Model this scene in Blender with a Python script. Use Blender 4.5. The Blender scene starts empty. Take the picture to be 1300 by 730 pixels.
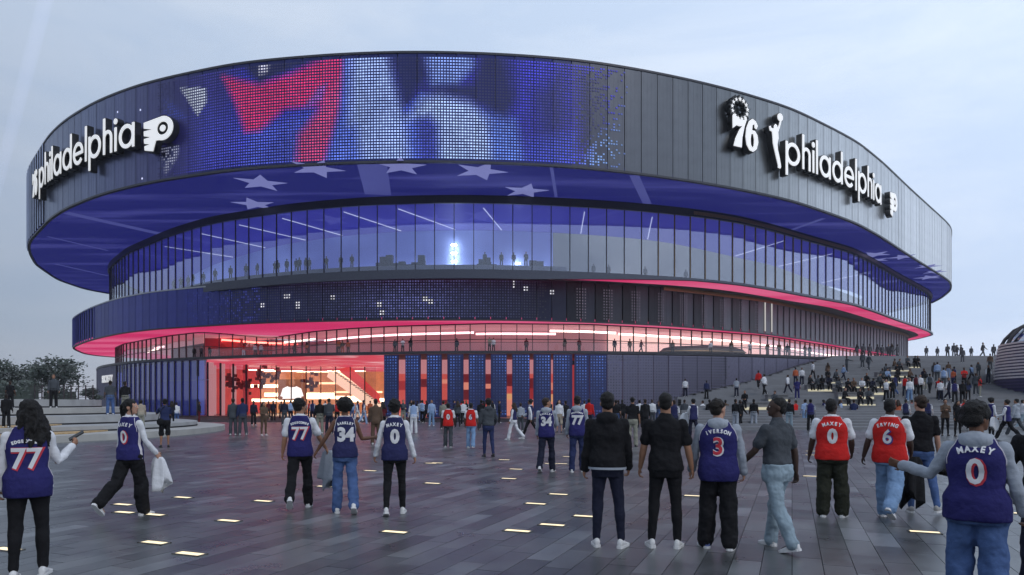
import bpy, bmesh, math, random
import numpy as np
from mathutils import Vector, Matrix, noise as mnoise
from mathutils.bvhtree import BVHTree
from mathutils.kdtree import KDTree

random.seed(7)
RNG = np.random.default_rng(11)
SC = bpy.context.scene
COL = SC.collection
PI = math.pi

# ------------------------------------------------------------------ camera, world, sun, exposure
F, HOR, CX, HC = 880.0, 512.0, 650.0, 1.70          # photo focal length (px), horizon row, centre column, eye height
cam_d = bpy.data.cameras.new("camera")
cam = bpy.data.objects.new("camera", cam_d); COL.objects.link(cam)
cam.location = (0, 0, HC); cam.rotation_euler = (PI / 2, 0, 0)
cam_d.sensor_width = 36.0; cam_d.lens = 36.0 * F / 1300.0
cam_d.shift_y = (HOR - 365.0) / 1300.0
cam_d.clip_start = 0.1; cam_d.clip_end = 6000
SC.camera = cam

SUN_EL, SUN_AZ = math.radians(42), math.radians(140)
world = bpy.data.worlds.new("World"); SC.world = world; world.use_nodes = True
wn, wl = world.node_tree.nodes, world.node_tree.links
wn.clear()
w_out = wn.new("ShaderNodeOutputWorld"); w_bg = wn.new("ShaderNodeBackground")
w_bg.inputs["Strength"].default_value = 0.1
w_sky = wn.new("ShaderNodeTexSky"); w_sky.sky_type = 'NISHITA'; w_sky.sun_disc = False
w_sky.sun_elevation = SUN_EL; w_sky.sun_rotation = SUN_AZ
w_tc = wn.new("ShaderNodeTexCoord"); w_sep = wn.new("ShaderNodeSeparateXYZ")
wl.new(w_tc.outputs["Generated"], w_sep.inputs[0])
# the overcast: a cloud sheet whose thickness follows noise on the dome
w_map = wn.new("ShaderNodeMapping"); w_map.inputs["Scale"].default_value = (1.0, 1.0, 4.0)
wl.new(w_tc.outputs["Generated"], w_map.inputs[0])
w_n1 = wn.new("ShaderNodeTexNoise"); w_n1.inputs["Scale"].default_value = 2.3; w_n1.inputs["Detail"].default_value = 7
w_n1.inputs["Roughness"].default_value = 0.58; w_n1.inputs["Distortion"].default_value = 0.5
wl.new(w_map.outputs[0], w_n1.inputs["Vector"])
w_r = wn.new("ShaderNodeValToRGB")
w_r.color_ramp.elements[0].position = 0.38; w_r.color_ramp.elements[0].color = (7.0, 8.5, 10.9, 1)
w_r.color_ramp.elements[1].position = 0.66; w_r.color_ramp.elements[1].color = (8.5, 9.7, 11.6, 1)
wl.new(w_n1.outputs["Fac"], w_r.inputs["Fac"])
# the clear-of-the-sun side of the dome (west, -X) is duller than the east
def w_range(lo, hi):
    n = wn.new("ShaderNodeMapRange"); n.inputs[1].default_value = -0.7; n.inputs[2].default_value = 0.7
    n.inputs[3].default_value = lo; n.inputs[4].default_value = hi; wl.new(w_sep.outputs["X"], n.inputs[0]); return n
w_dlo, w_dhi = w_range(0.42, 1.14), w_range(0.70, 1.10)
w_el = wn.new("ShaderNodeMapRange"); w_el.inputs[2].default_value = 0.5; wl.new(w_sep.outputs["Z"], w_el.inputs[0])
w_dir = wn.new("ShaderNodeMix"); w_dir.data_type = 'FLOAT'
wl.new(w_el.outputs[0], w_dir.inputs[0]); wl.new(w_dlo.outputs[0], w_dir.inputs[2]); wl.new(w_dhi.outputs[0], w_dir.inputs[3])
# low dusk bank towards the horizon
w_low = wn.new("ShaderNodeValToRGB")
w_low.color_ramp.elements[0].position = 0.0; w_low.color_ramp.elements[0].color = (1.02, 0.93, 0.93, 1)
w_low.color_ramp.elements[1].position = 0.10; w_low.color_ramp.elements[1].color = (0.88, 0.87, 0.885, 1)
e = w_low.color_ramp.elements.new(0.42); e.color = (1.0, 1.0, 1.0, 1)
wl.new(w_sep.outputs["Z"], w_low.inputs["Fac"])
w_m1 = wn.new("ShaderNodeMixRGB"); w_m1.blend_type = 'MULTIPLY'; w_m1.inputs[0].default_value = 1
wl.new(w_r.outputs["Color"], w_m1.inputs[1]); wl.new(w_low.outputs["Color"], w_m1.inputs[2])
w_m2 = wn.new("ShaderNodeMixRGB"); w_m2.blend_type = 'MULTIPLY'; w_m2.inputs[0].default_value = 1
wl.new(w_m1.outputs[0], w_m2.inputs[1]); wl.new(w_dir.outputs[0], w_m2.inputs[2])
w_mix = wn.new("ShaderNodeMixRGB"); w_mix.inputs[0].default_value = 0.9
wl.new(w_sky.outputs["Color"], w_mix.inputs[1]); wl.new(w_m2.outputs[0], w_mix.inputs[2])
wl.new(w_mix.outputs[0], w_bg.inputs["Color"]); wl.new(w_bg.outputs[0], w_out.inputs["Surface"])

sun_d = bpy.data.lights.new("sun", 'SUN'); sun_d.energy = 0.7; sun_d.angle = math.radians(18); sun_d.color = (1.0, 0.93, 0.85)
sun = bpy.data.objects.new("sun", sun_d); COL.objects.link(sun)
sun.rotation_euler = (math.radians(90 - 42), 0, math.radians(40))

SC.view_settings.view_transform = 'Standard'; SC.view_settings.look = 'None'
SC.view_settings.exposure = 0.0; SC.view_settings.gamma = 1.0
SC.render.engine = 'CYCLES'
SC.cycles.max_bounces = 6; SC.cycles.transparent_max_bounces = 24
SC.cycles.diffuse_bounces = 2; SC.cycles.glossy_bounces = 3; SC.cycles.sample_clamp_indirect = 1.5
SC.cycles.use_denoising = True
try: SC.cycles.denoiser = 'OPENIMAGEDENOISE'
except Exception: pass

# ------------------------------------------------------------------ photo geometry -> world
def at(x, d, z): return Vector(((x - CX) / F * d, d, z))
def gp(x, y, z=0.0):
    d = F * (HC - z) / (y - HOR); return at(x, d, z)
def pxl(p): return CX + F * p[0] / p[1], HOR - F * (p[2] - HC) / p[1]
def srgb(r, g, b):
    f = lambda c: (c / 255 / 12.92) if c / 255 <= 0.04045 else ((c / 255 + 0.055) / 1.055) ** 2.4
    return (f(r), f(g), f(b))

# ------------------------------------------------------------------ materials
MATS = {}
def mat(name, col, rough=0.6, metal=0.0, emit=None, es=0.0, spec=0.5, vary=0.0, nscale=6.0, bump=0.0, bscale=40.0, rnd=0.0, ndet=4):
    """Principled with a noise-broken colour, optional fine bump and a per-object tone shift."""
    if name in MATS: return MATS[name]
    m = bpy.data.materials.new(name); m.use_nodes = True
    nt = m.node_tree; N, L = nt.nodes, nt.links
    b = N["Principled BSDF"]
    b.inputs["Base Color"].default_value = (*col, 1); b.inputs["Roughness"].default_value = rough
    b.inputs["Metallic"].default_value = metal; b.inputs["Specular IOR Level"].default_value = spec
    if emit:
        b.inputs["Emission Color"].default_value = (*emit, 1); b.inputs["Emission Strength"].default_value = es
    if vary or rnd:
        tc = N.new("ShaderNodeTexCoord"); nz = N.new("ShaderNodeTexNoise")
        nz.inputs["Scale"].default_value = nscale; nz.inputs["Detail"].default_value = ndet
        L.new(tc.outputs["Object"], nz.inputs["Vector"])
        mr = N.new("ShaderNodeMapRange"); mr.inputs[1].default_value = 0.3; mr.inputs[2].default_value = 0.7
        mr.inputs[3].default_value = 1 - vary; mr.inputs[4].default_value = 1 + vary
        L.new(nz.outputs["Fac"], mr.inputs[0])
        fac = mr.outputs[0]
        if rnd:
            oi = N.new("ShaderNodeObjectInfo"); m2 = N.new("ShaderNodeMapRange")
            m2.inputs[3].default_value = 1 - rnd; m2.inputs[4].default_value = 1 + rnd
            L.new(oi.outputs["Random"], m2.inputs[0])
            mm = N.new("ShaderNodeMath"); mm.operation = 'MULTIPLY'; L.new(fac, mm.inputs[0]); L.new(m2.outputs[0], mm.inputs[1]); fac = mm.outputs[0]
        mx = N.new("ShaderNodeMixRGB"); mx.blend_type = 'MULTIPLY'; mx.inputs[0].default_value = 1
        mx.inputs[1].default_value = (*col, 1); L.new(fac, mx.inputs[2])
        L.new(mx.outputs[0], b.inputs["Base Color"])
    if bump:
        tc = N.new("ShaderNodeTexCoord"); nz = N.new("ShaderNodeTexNoise"); nz.inputs["Scale"].default_value = bscale
        nz.inputs["Detail"].default_value = 5
        L.new(tc.outputs["Object"], nz.inputs["Vector"])
        bp = N.new("ShaderNodeBump"); bp.inputs["Strength"].default_value = bump; bp.inputs["Distance"].default_value = 0.02
        L.new(nz.outputs["Fac"], bp.inputs["Height"]); L.new(bp.outputs[0], b.inputs["Normal"])
    MATS[name] = m
    return m

def tone_mat(name, rough, metal, rnd=.06):
    """Cladding whose tone is set panel by panel (object colour), with a little mottling."""
    m = mat(name, (1, 1, 1), rough, metal, vary=.08, nscale=.7, rnd=rnd, bump=.03, bscale=9)
    N, L = m.node_tree.nodes, m.node_tree.links; oi = N.new("ShaderNodeObjectInfo")
    mx = next(n for n in N if n.type == 'MIX_RGB'); L.new(oi.outputs["Color"], mx.inputs[1])
    return m
def ramp(x, keys):
    xs = [k[0] for k in keys]; return tuple(float(np.interp(x, xs, [k[1][i] for k in keys])) for i in range(3)) + (1.0,)

def emat(name, col, s, attr=None):
    if name in MATS: return MATS[name]
    m = bpy.data.materials.new(name); m.use_nodes = True
    N, L = m.node_tree.nodes, m.node_tree.links
    b = N["Principled BSDF"]; b.inputs["Base Color"].default_value = (0.02, 0.02, 0.02, 1); b.inputs["Roughness"].default_value = 0.5
    b.inputs["Emission Color"].default_value = (*col, 1); b.inputs["Emission Strength"].default_value = s
    if attr:
        a = N.new("ShaderNodeAttribute"); a.attribute_name = attr; L.new(a.outputs["Color"], b.inputs["Emission Color"])
    MATS[name] = m
    return m

def screen_mat(name, base, streak, strength, ang=0.6, scale=(0.02, 0.2, 1.0), lo=0.45, hi=0.75, body=(0.03, 0.03, 0.05)):
    """A large soffit display / ceiling or wall with its lighting painted in as glow: even colour with soft streaks of picture or glow, over a fine mesh."""
    m = bpy.data.materials.new(name); m.use_nodes = True; N, L = m.node_tree.nodes, m.node_tree.links
    b = N["Principled BSDF"]; b.inputs["Base Color"].default_value = (*body, 1); b.inputs["Roughness"].default_value = 0.6; b.inputs["Specular IOR Level"].default_value = 0.15
    tc = N.new("ShaderNodeTexCoord"); mp = N.new("ShaderNodeMapping"); mp.inputs["Rotation"].default_value = (0, 0, ang); mp.inputs["Scale"].default_value = scale
    L.new(tc.outputs["Object"], mp.inputs[0])
    nz = N.new("ShaderNodeTexNoise"); nz.inputs["Scale"].default_value = 1.0; nz.inputs["Detail"].default_value = 5; nz.inputs["Distortion"].default_value = 0.4
    L.new(mp.outputs[0], nz.inputs["Vector"])
    r = N.new("ShaderNodeValToRGB"); r.color_ramp.elements[0].position = lo; r.color_ramp.elements[0].color = (*base, 1)
    r.color_ramp.elements[1].position = hi; r.color_ramp.elements[1].color = (*streak, 1)
    L.new(nz.outputs["Fac"], r.inputs["Fac"]); L.new(r.outputs["Color"], b.inputs["Emission Color"])
    b.inputs["Emission Strength"].default_value = strength
    MATS[name] = m
    return m

def glass_mat(name, tint, refl=0.12, rough=0.03, blend=0.35, gcol=(0.9, 0.93, 1.0)):
    m = bpy.data.materials.new(name); m.use_nodes = True; N, L = m.node_tree.nodes, m.node_tree.links
    N.clear(); o = N.new("ShaderNodeOutputMaterial"); mx = N.new("ShaderNodeMixShader")
    t = N.new("ShaderNodeBsdfTransparent"); t.inputs[0].default_value = (*tint, 1)
    g = N.new("ShaderNodeBsdfGlossy"); g.inputs["Roughness"].default_value = rough; g.inputs["Color"].default_value = (*gcol, 1)
    lw = N.new("ShaderNodeLayerWeight"); lw.inputs[0].default_value = blend
    lw.inputs[0].default_value = 0.5; pw = N.new("ShaderNodeMath"); pw.operation = 'POWER'; pw.inputs[1].default_value = 3.0
    mr = N.new("ShaderNodeMapRange"); mr.inputs[3].default_value = refl; mr.inputs[4].default_value = 0.85
    L.new(lw.outputs["Facing"], pw.inputs[0]); L.new(pw.outputs[0], mr.inputs[0]); L.new(mr.outputs[0], mx.inputs[0])
    L.new(t.outputs[0], mx.inputs[1]); L.new(g.outputs[0], mx.inputs[2]); L.new(mx.outputs[0], o.inputs["Surface"])
    MATS[name] = m
    return m

# ------------------------------------------------------------------ mesh helpers
class MB:
    def __init__(s): s.v, s.f, s.m, s.c = [], [], [], []; s.es = 1.0
    def add(s, v, f, mi=0, col=None):
        o = len(s.v); s.v += [tuple(p) for p in v]
        for q in f: s.f.append(tuple(i + o for i in q)); s.m.append(mi); s.c.append(col)
        return s
    def quad(s, a, b, c, d, mi=0, col=None): return s.add([a, b, c, d], [(0, 1, 2, 3)], mi, col)
    def box(s, c, size, M=None, mi=0, col=None):
        x, y, z = (k / 2 for k in size)
        v = [Vector((i * x, j * y, k * z)) for k in (-1, 1) for j in (-1, 1) for i in (-1, 1)]
        if M: v = [M @ p for p in v]
        v = [p + Vector(c) for p in v]
        return s.add(v, [(0, 2, 3, 1), (4, 5, 7, 6), (0, 1, 5, 4), (2, 6, 7, 3), (0, 4, 6, 2), (1, 3, 7, 5)], mi, col)
    def tube(s, pts, rad, n=8, mi=0, cap=True):
        pts = [Vector(p) for p in pts]; rad = list(rad) if hasattr(rad, '__len__') else [rad] * len(pts)
        rings = []; up = None
        for i, p in enumerate(pts):
            t = (pts[min(i + 1, len(pts) - 1)] - pts[max(i - 1, 0)]).normalized()
            if up is None: up = t.orthogonal().normalized()
            up = (up - t * up.dot(t)).normalized(); w = t.cross(up)
            r = rad[i]; rx, ry = r if isinstance(r, tuple) else (r, r)
            rings.append([p + up * (math.cos(a) * rx) + w * (math.sin(a) * ry) for a in (2 * PI * k / n for k in range(n))])
        return s.rings(rings, mi, cap)
    def rings(s, rings, mi=0, cap=True):
        n = len(rings[0]); v = [p for r in rings for p in r]; f = []
        for i in range(len(rings) - 1):
            for k in range(n):
                f.append((i * n + k, i * n + (k + 1) % n, (i + 1) * n + (k + 1) % n, (i + 1) * n + k))
        if cap:
            f.append(tuple(range(n - 1, -1, -1))); f.append(tuple((len(rings) - 1) * n + k for k in range(n)))
        return s.add(v, f, mi)
    def ellipsoid(s, c, r, M=None, nu=14, nv=9, mi=0):
        rr = []; r = tuple(q * s.es for q in r)
        for j in range(nv + 1):
            ph = -PI / 2 + PI * min(max(j / nv, 0.02), 0.98)
            ring = []
            for k in range(nu):
                a = 2 * PI * k / nu
                p = Vector((r[0] * math.cos(ph) * math.cos(a), r[1] * math.cos(ph) * math.sin(a), r[2] * math.sin(ph)))
                ring.append((M @ p if M else p) + Vector(c))
            rr.append(ring)
        return s.rings(rr, mi)
    def prism(s, pts, z0, z1, mi=0, bottom=True):
        n = len(pts); v = [(p[0], p[1], z0) for p in pts] + [(p[0], p[1], z1) for p in pts]
        f = [(k, (k + 1) % n, n + (k + 1) % n, n + k) for k in range(n)] + [tuple(range(n, 2 * n))]
        if bottom: f.append(tuple(range(n - 1, -1, -1)))
        return s.add(v, f, mi)
    def mesh(s, name, mats, smooth=False, attr=None):
        me = bpy.data.meshes.new(name); me.from_pydata(s.v, [], s.f)
        for m in (mats if isinstance(mats, (list, tuple)) else [mats]): me.materials.append(m)
        if s.f: me.polygons.foreach_set("material_index", np.array(s.m, dtype=np.int32))
        if smooth: me.polygons.foreach_set("use_smooth", np.ones(len(s.f), dtype=bool))
        if attr:
            a = me.color_attributes.new(attr, 'FLOAT_COLOR', 'CORNER')
            cc = []
            for q, c in zip(s.f, s.c): cc += [(*c, 1.0)] * len(q)
            a.data.foreach_set("color", np.array(cc, dtype=np.float32).ravel())
        me.update()
        return me

def link(name, data, parent=None, loc=None, rotz=None, kind=None, label=None, cat=None, group=None, keep=True):
    o = bpy.data.objects.new(name, data); COL.objects.link(o)
    if loc is not None: o.location = loc
    if rotz is not None: o.rotation_euler = (0, 0, rotz)
    if parent is not None:
        o.parent = parent
        if keep: o.matrix_parent_inverse = Matrix.Translation(-Vector(parent.location))
    tag(o, kind, label, cat, group)
    return o
def tag(o, kind=None, label=None, cat=None, group=None):
    for k, v in (("kind", kind), ("label", label), ("category", cat), ("group", group)):
        if v: o[k] = v
def thing(name, loc, label, cat, group=None, rotz=0.0):
    return link(name, None, None, loc, rotz, None, label, cat, group)

# ------------------------------------------------------------------ plan curves traced as rays from the camera
class Curve:
    """A smooth open plan curve, resampled by arc length. pts: (photo x, photo y, height of that edge)."""
    def __init__(s, pts, sigma=3.0, step=0.5, raw=False):
        P = np.array([(p[0], p[1]) if raw else ((p[0] - CX) / F * (F * (p[2] - HC) / (HOR - p[1])), F * (p[2] - HC) / (HOR - p[1])) for p in pts], float)
        P = s.res(P, step)
        k = int(3 * sigma / step)
        if k > 0:
            w = np.exp(-0.5 * (np.arange(-k, k + 1) * step / sigma) ** 2); w /= w.sum()
            pad = np.vstack([2 * P[0] - P[k:0:-1], P, 2 * P[-1] - P[-2:-k - 2:-1]]) if len(P) > k + 2 else P
            if len(P) > k + 2: P = np.stack([np.convolve(pad[:, i], w, 'valid') for i in range(2)], 1)
        s.P = s.res(P, step); s.S = np.concatenate([[0], np.cumsum(np.linalg.norm(np.diff(s.P, axis=0), axis=1))]); s.len = s.S[-1]
    @staticmethod
    def res(P, step):
        S = np.concatenate([[0], np.cumsum(np.linalg.norm(np.diff(P, axis=0), axis=1))])
        n = max(2, int(S[-1] / step) + 1); t = np.linspace(0, S[-1], n)
        return np.stack([np.interp(t, S, P[:, i]) for i in range(2)], 1)
    def p(s, t): return Vector((np.interp(t, s.S, s.P[:, 0]), np.interp(t, s.S, s.P[:, 1])))
    def tan(s, t): return (s.p(min(t + .4, s.len)) - s.p(max(t - .4, 0))).normalized()
    def nrm(s, t):
        g = s.tan(t); return Vector((g.y, -g.x))       # towards the viewer for curves drawn left to right
    def s_at(s, x, front=True):
        X = CX + F * s.P[:, 0] / s.P[:, 1]
        i = int(np.argmin(np.abs(X - x) + (0 if not front else 0.02 * s.P[:, 1]))); return s.S[i]
    def z_at(s, t, y): p = s.p(t); return HC + (HOR - y) * p.y / F
    def off(s, d):
        Q = [s.p(t) - s.nrm(t) * d for t in s.S]; return Curve([(q.x, q.y) for q in Q], 1.5, 0.5, raw=True)

CEN = np.array([5.0, 140.0])
TH = np.linspace(0, 2 * PI, 361)[:-1]
def polar(P):
    """Radius about CEN for every degree of a star-shaped closed polygon."""
    Q = np.asarray(P, float) - CEN; a = np.arctan2(Q[:, 1], Q[:, 0]) % (2 * PI); r = np.linalg.norm(Q, axis=1)
    i = np.argsort(a); a, r = a[i], r[i]
    return np.interp(TH, np.concatenate([a - 2 * PI, a, a + 2 * PI]), np.concatenate([r, r, r]))
def ringpts(R): return [(CEN[0] + r * math.cos(t), CEN[1] + r * math.sin(t)) for r, t in zip(R, TH)]
def annulus(name, R0, R1, z, m, parent, thick=0.25, sub=6):
    mb = MB(); n = len(TH)
    for k in range(n):
        for j in range(sub):
            fa, fb = j / sub, (j + 1) / sub; q = []
            for kk, f in ((k, fa), (k, fb), ((k + 1) % n, fb), ((k + 1) % n, fa)):
                r = R0[kk] * (1 - f) + R1[kk] * f
                q.append((CEN[0] + r * math.cos(TH[kk]), CEN[1] + r * math.sin(TH[kk]), z))
            mb.quad(*q)
    n0 = len(mb.f)
    for k in range(n):
        k2 = (k + 1) % n
        a = [(CEN[0] + R1[i] * math.cos(TH[i]), CEN[1] + R1[i] * math.sin(TH[i])) for i in (k, k2)]
        mb.quad((*a[0], z), (*a[1], z), (*a[1], z + thick), (*a[0], z + thick))
    return link(name, mb.mesh(name, m), parent)
# ------------------------------------------------------------------ THE ARENA
ZT, ZB, ZG, Z2T, Z2B, ZM = 36.65, 25.96, 17.15, 17.0, 11.9, 7.8
def plan(tr, z): return [((x - CX) / F * (F * (z - HC) / (HOR - y)), F * (z - HC) / (HOR - y)) for x, y in tr]
def avgplan(top, zt, bot, zb):
    dt = np.array([(x, F * (zt - HC) / (HOR - y)) for x, y in top]); db = np.array([(x, F * (zb - HC) / (HOR - y)) for x, y in bot])
    xs = sorted(set(dt[:, 0]) | set(db[:, 0]))
    return [((x - CX) / F * d, d) for x in xs for d in [(np.interp(x, dt[:, 0], dt[:, 1]) + np.interp(x, db[:, 0], db[:, 1])) / 2]]

band_top = [(36, 217), (41, 206.6), (50, 192), (61, 176), (77, 160), (91, 149), (118, 132.5), (140, 121), (174, 109), (206, 100.3), (231, 94), (274, 85), (309, 79), (360, 73), (440, 67.8), (500, 66.3), (570, 66.2), (640, 68.2), (680, 71), (735, 76.8), (804, 87.5), (876, 102.5), (935, 116.5), (987, 131), (1020, 143.5), (1064, 166), (1090, 183), (1118.6, 205), (1152, 236.5), (1189, 270), (1201, 281), (1206.5, 289), (1208, 295)]
band_bot = [(36, 308), (41, 301), (50, 292), (63, 276), (82, 263.6), (101, 256), (118, 249), (145, 242), (180, 233), (195, 230), (300, 215), (420, 207.7), (496, 205), (556, 205), (620, 206.8), (731, 211.5), (783, 216.4), (852, 225), (891, 231), (935, 239), (970, 247), (1004, 254.5), (1089, 283), (1123, 303), (1166, 331), (1195, 349.6), (1206.5, 357), (1208, 361)]
bl_far = plan([(137.6, 372), (109, 367), (73, 354.5), (45, 335), (37, 320)], ZB)
br_far = plan([(1207, 368), (1195, 378), (1183, 384)], ZB)
BAND = Curve(bl_far + avgplan(band_top, ZT, band_bot, ZB) + br_far, 2.2, 0.5, raw=True)
gl_top = [(137.7, 340), (143, 331), (151, 324.5), (162.5, 315), (189, 303.5), (220.6, 290), (268, 275.5), (330, 265.5), (379, 258), (457.5, 251.5), (520, 249), (583, 248), (650, 249.3), (714.5, 252), (793, 257), (872, 264.7), (900, 268.7), (935, 274), (979, 285), (1026, 299), (1080, 314), (1109, 329), (1137.5, 346), (1160, 358), (1178, 368), (1183, 375)]
GL2 = Curve([(-76, 172), (-79, 152), (-77, 138)] + plan(gl_top, ZB) + [(97, 168), (94, 188)], 2.2, 0.5, raw=True)
b2_top = [(92, 405.5), (98.5, 399), (117, 390), (137, 383), (163, 377), (191, 371.4), (228, 366.8), (264.6, 362.5), (320, 357.5), (394, 353.5), (489, 351), (583, 350), (650, 350.5), (699, 352), (762, 354.5), (840, 360), (900, 367), (961, 375), (1023, 388), (1078, 404), (1117, 414), (1147, 422), (1155, 427)]
b2_bot = [(92, 440), (107.7, 433), (126, 427.7), (154, 421), (200, 416), (264.6, 413), (320, 410), (394, 408), (489, 406), (650, 406.4), (746, 409.5), (840, 413.5), (900, 418), (970, 424), (1040, 433.5), (1078, 440), (1107, 445), (1140, 450.5), (1155, 454)]
b2l = plan([(145.5, 453), (126, 451.7), (107.7, 449), (95, 443.5)], Z2B)
BAND2 = Curve(b2l + avgplan(b2_top, Z2T, b2_bot, Z2B) + [(88, 165), (86, 180)], 2.2, 0.5, raw=True)
mz_top = [(145.5, 441.5), (157.5, 436), (191, 429.5), (220, 425), (255, 421), (290, 423.5), (320, 426), (342, 428.5), (370, 424.5), (400, 420), (450, 416), (500, 413.5), (620, 410), (746, 411), (840, 416), (970, 425.5), (1040, 436.5), (1078, 443), (1110, 448), (1150, 455)]
MEZ = Curve([(-72, 150), (-73.5, 137)] + plan(mz_top, Z2B) + [(92, 175)], 1.0, 0.5, raw=True)
pod = [(122, 469), (125, 466), (129, 464.3), (136, 463), (146.5, 461.2), (167.5, 458.6), (206, 455.6), (232, 454.3), (261, 453), (346, 450), (394, 448.3), (488, 447), (540, 446), (620, 445.6), (700, 445.6), (780, 446.2), (860, 447.6), (956, 449.7), (1032, 452.6), (1080, 455.5)]
POD = Curve([(-66, 160), (-74, 145), (-76.5, 133)] + plan(pod, ZM) + [(60, 112), (74, 132)], 2.0, 0.5, raw=True)

R_BAND = polar(list(BAND.P) + [(100, 195), (75, 222), (20, 232), (-45, 215), (-80, 182)])
R_GL2 = polar(list(GL2.P) + [(70, 208), (20, 218), (-40, 204)])
R_B2 = polar(list(BAND2.P) + [(70, 205), (15, 216), (-40, 206), (-72, 180)])
R_MEZ = polar(list(MEZ.P) + [(75, 195), (20, 210), (-40, 200), (-64, 175)])
R_POD = polar(list(POD.P) + [(75, 160), (65, 195), (20, 208), (-40, 195)])

arena = thing("arena", (5, 100, 0), "huge oval arena of stacked drums with lit blue and pink undersides", "arena")

M_panel = mat("metal_cladding", (0.30, 0.315, 0.33), 0.34, 0.85, vary=0.07, nscale=0.7, rnd=0.05, bump=0.03, bscale=9)
M_panel_blue = mat("blue_glazed_cladding", (0.17, 0.19, 0.38), 0.36, 0.75, vary=0.06, nscale=0.6, rnd=0.05)
M_navy = mat("navy_mesh_cladding", (0.03, 0.035, 0.12), 0.45, 0.3, vary=0.15, nscale=1.2, rnd=0.10)
M_black = mat("black_metal", (0.012, 0.012, 0.016), 0.45, 0.2, vary=0.1)
M_trim = mat("dark_trim", (0.045, 0.045, 0.055), 0.4, 0.4, vary=0.1)
M_silver = mat("silver_trim", (0.35, 0.36, 0.40), 0.3, 0.8, vary=0.05)
M_gold = mat("bronze_trim", (0.26, 0.17, 0.09), 0.32, 0.8, vary=0.08)
M_mull = mat("mullion_metal", (0.05, 0.045, 0.05), 0.4, 0.5)
M_mullg = mat("bronze_mullion", (0.17, 0.12, 0.07), 0.38, 0.6)
M_conc = mat("concrete", (0.19, 0.19, 0.195), 0.75, vary=0.10, nscale=1.5, bump=0.15, bscale=30)
M_roof = mat("roof_membrane", (0.22, 0.22, 0.23), 0.8, vary=0.1)
M_led = emat("led_picture", (1, 1, 1), 1.5, "led")
M_blue_soffit = screen_mat("soffit_display", (0.013, 0.015, 0.150), (0.060, 0.064, 0.30), 0.80, 0.95, (0.030, 0.30, 1.0), 0.50, 0.74)
M_pink = screen_mat("pink_lit_soffit", (0.72, 0.035, 0.16), (0.86, 0.14, 0.30), 0.78, 0.4, (0.03, 0.12, 1), 0.42, 0.62)  # red lamp light painted in as the soffit's own glow
M_star = emat("soffit_star_light", (0.26, 0.28, 0.66), 0.62)
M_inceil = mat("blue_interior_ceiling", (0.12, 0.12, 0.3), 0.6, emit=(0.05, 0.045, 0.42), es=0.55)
M_inwall = mat("interior_wall", (0.34, 0.41, 0.74), 0.7, vary=0.06, nscale=0.4)
M_infloor = mat("interior_floor", (0.10, 0.11, 0.15), 0.5, vary=0.1)
M_strip = emat("white_strip_light", (0.70, 0.75, 1.0), 0.9)
M_wash = emat("wall_wash_light", (0.50, 0.60, 1.0), 9.0)
M_glow = emat("bright_show_light", (0.75, 0.85, 1.0), 2.2)
M_glass2 = glass_mat("curtain_glass", (0.88, 0.90, 0.96), 0.10, 0.02, 0.50)
M_glassm = glass_mat("clear_glass", (0.93, 0.92, 0.93), 0.03, 0.02, 0.20)
M_glassb = glass_mat("blue_tinted_glass", (0.42, 0.46, 0.85), 0.16, 0.04, 0.30)
M_body = mat("sign_return_black", (0.010, 0.010, 0.011), 0.35, 0.0, vary=0.1)
M_face = mat("sign_face_white", (0.80, 0.80, 0.80), 0.5, emit=(1.0, 1.0, 0.98), es=0.42)

# soffits, slabs, roof
o = annulus("upper_soffit", R_GL2 - 0.2, R_BAND - 0.02, ZB, M_blue_soffit, arena, 0.3)
annulus("pink_soffit", R_MEZ * 0 + np.minimum(R_MEZ, R_B2) - 2.0, R_B2 - 0.02, Z2B, M_pink, arena, 0.3)
annulus("pink_soffit", np.minimum(R_B2, R_GL2) - 3.0, R_GL2 - 0.02, ZG - 0.12, M_pink, arena, 0.2)
annulus("ledge_roof", R_GL2 - 3.0, R_B2 - 0.05, Z2T - 0.12, M_roof, arena, 0.08)
annulus("floor_slab", R_GL2 - 17.0, R_GL2 - 0.12, ZG + 0.12, M_infloor, arena, 0.06)
annulus("interior_ceiling", R_GL2 - 17.0, R_GL2 - 0.25, ZB - 0.75, M_inceil, arena, 0.05)
annulus("roof", R_BAND * 0.02, R_BAND - 0.1, ZT - 0.6, M_roof, arena, 0.05)

def along(cv, s0, s1, w):
    n = max(1, int(round((s1 - s0) / w))); w = (s1 - s0) / n
    return [(s0 + (i + .5) * w, w) for i in range(n)]
def put_on(name, me, cv, s, z, parent, outd=0.0, yaw=0.0):
    p = cv.p(s) + cv.nrm(s) * outd; t = cv.tan(s)
    return link(name, me, parent, (p.x, p.y, z), math.atan2(t.y, t.x) + yaw)
def ribbed(w, h, th, m, ribs, name):
    """A cladding panel: a tray with slim standing ribs on its face."""
    mb = MB().box((0, 0, h / 2), (w - 0.08, th, h))
    for k in range(ribs):
        mb.box((-w / 2 + (k + .5) * w / ribs, -th / 2 - 0.005, h / 2), (0.03, 0.010, h - 0.02))
    return mb.mesh(name, m)

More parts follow.
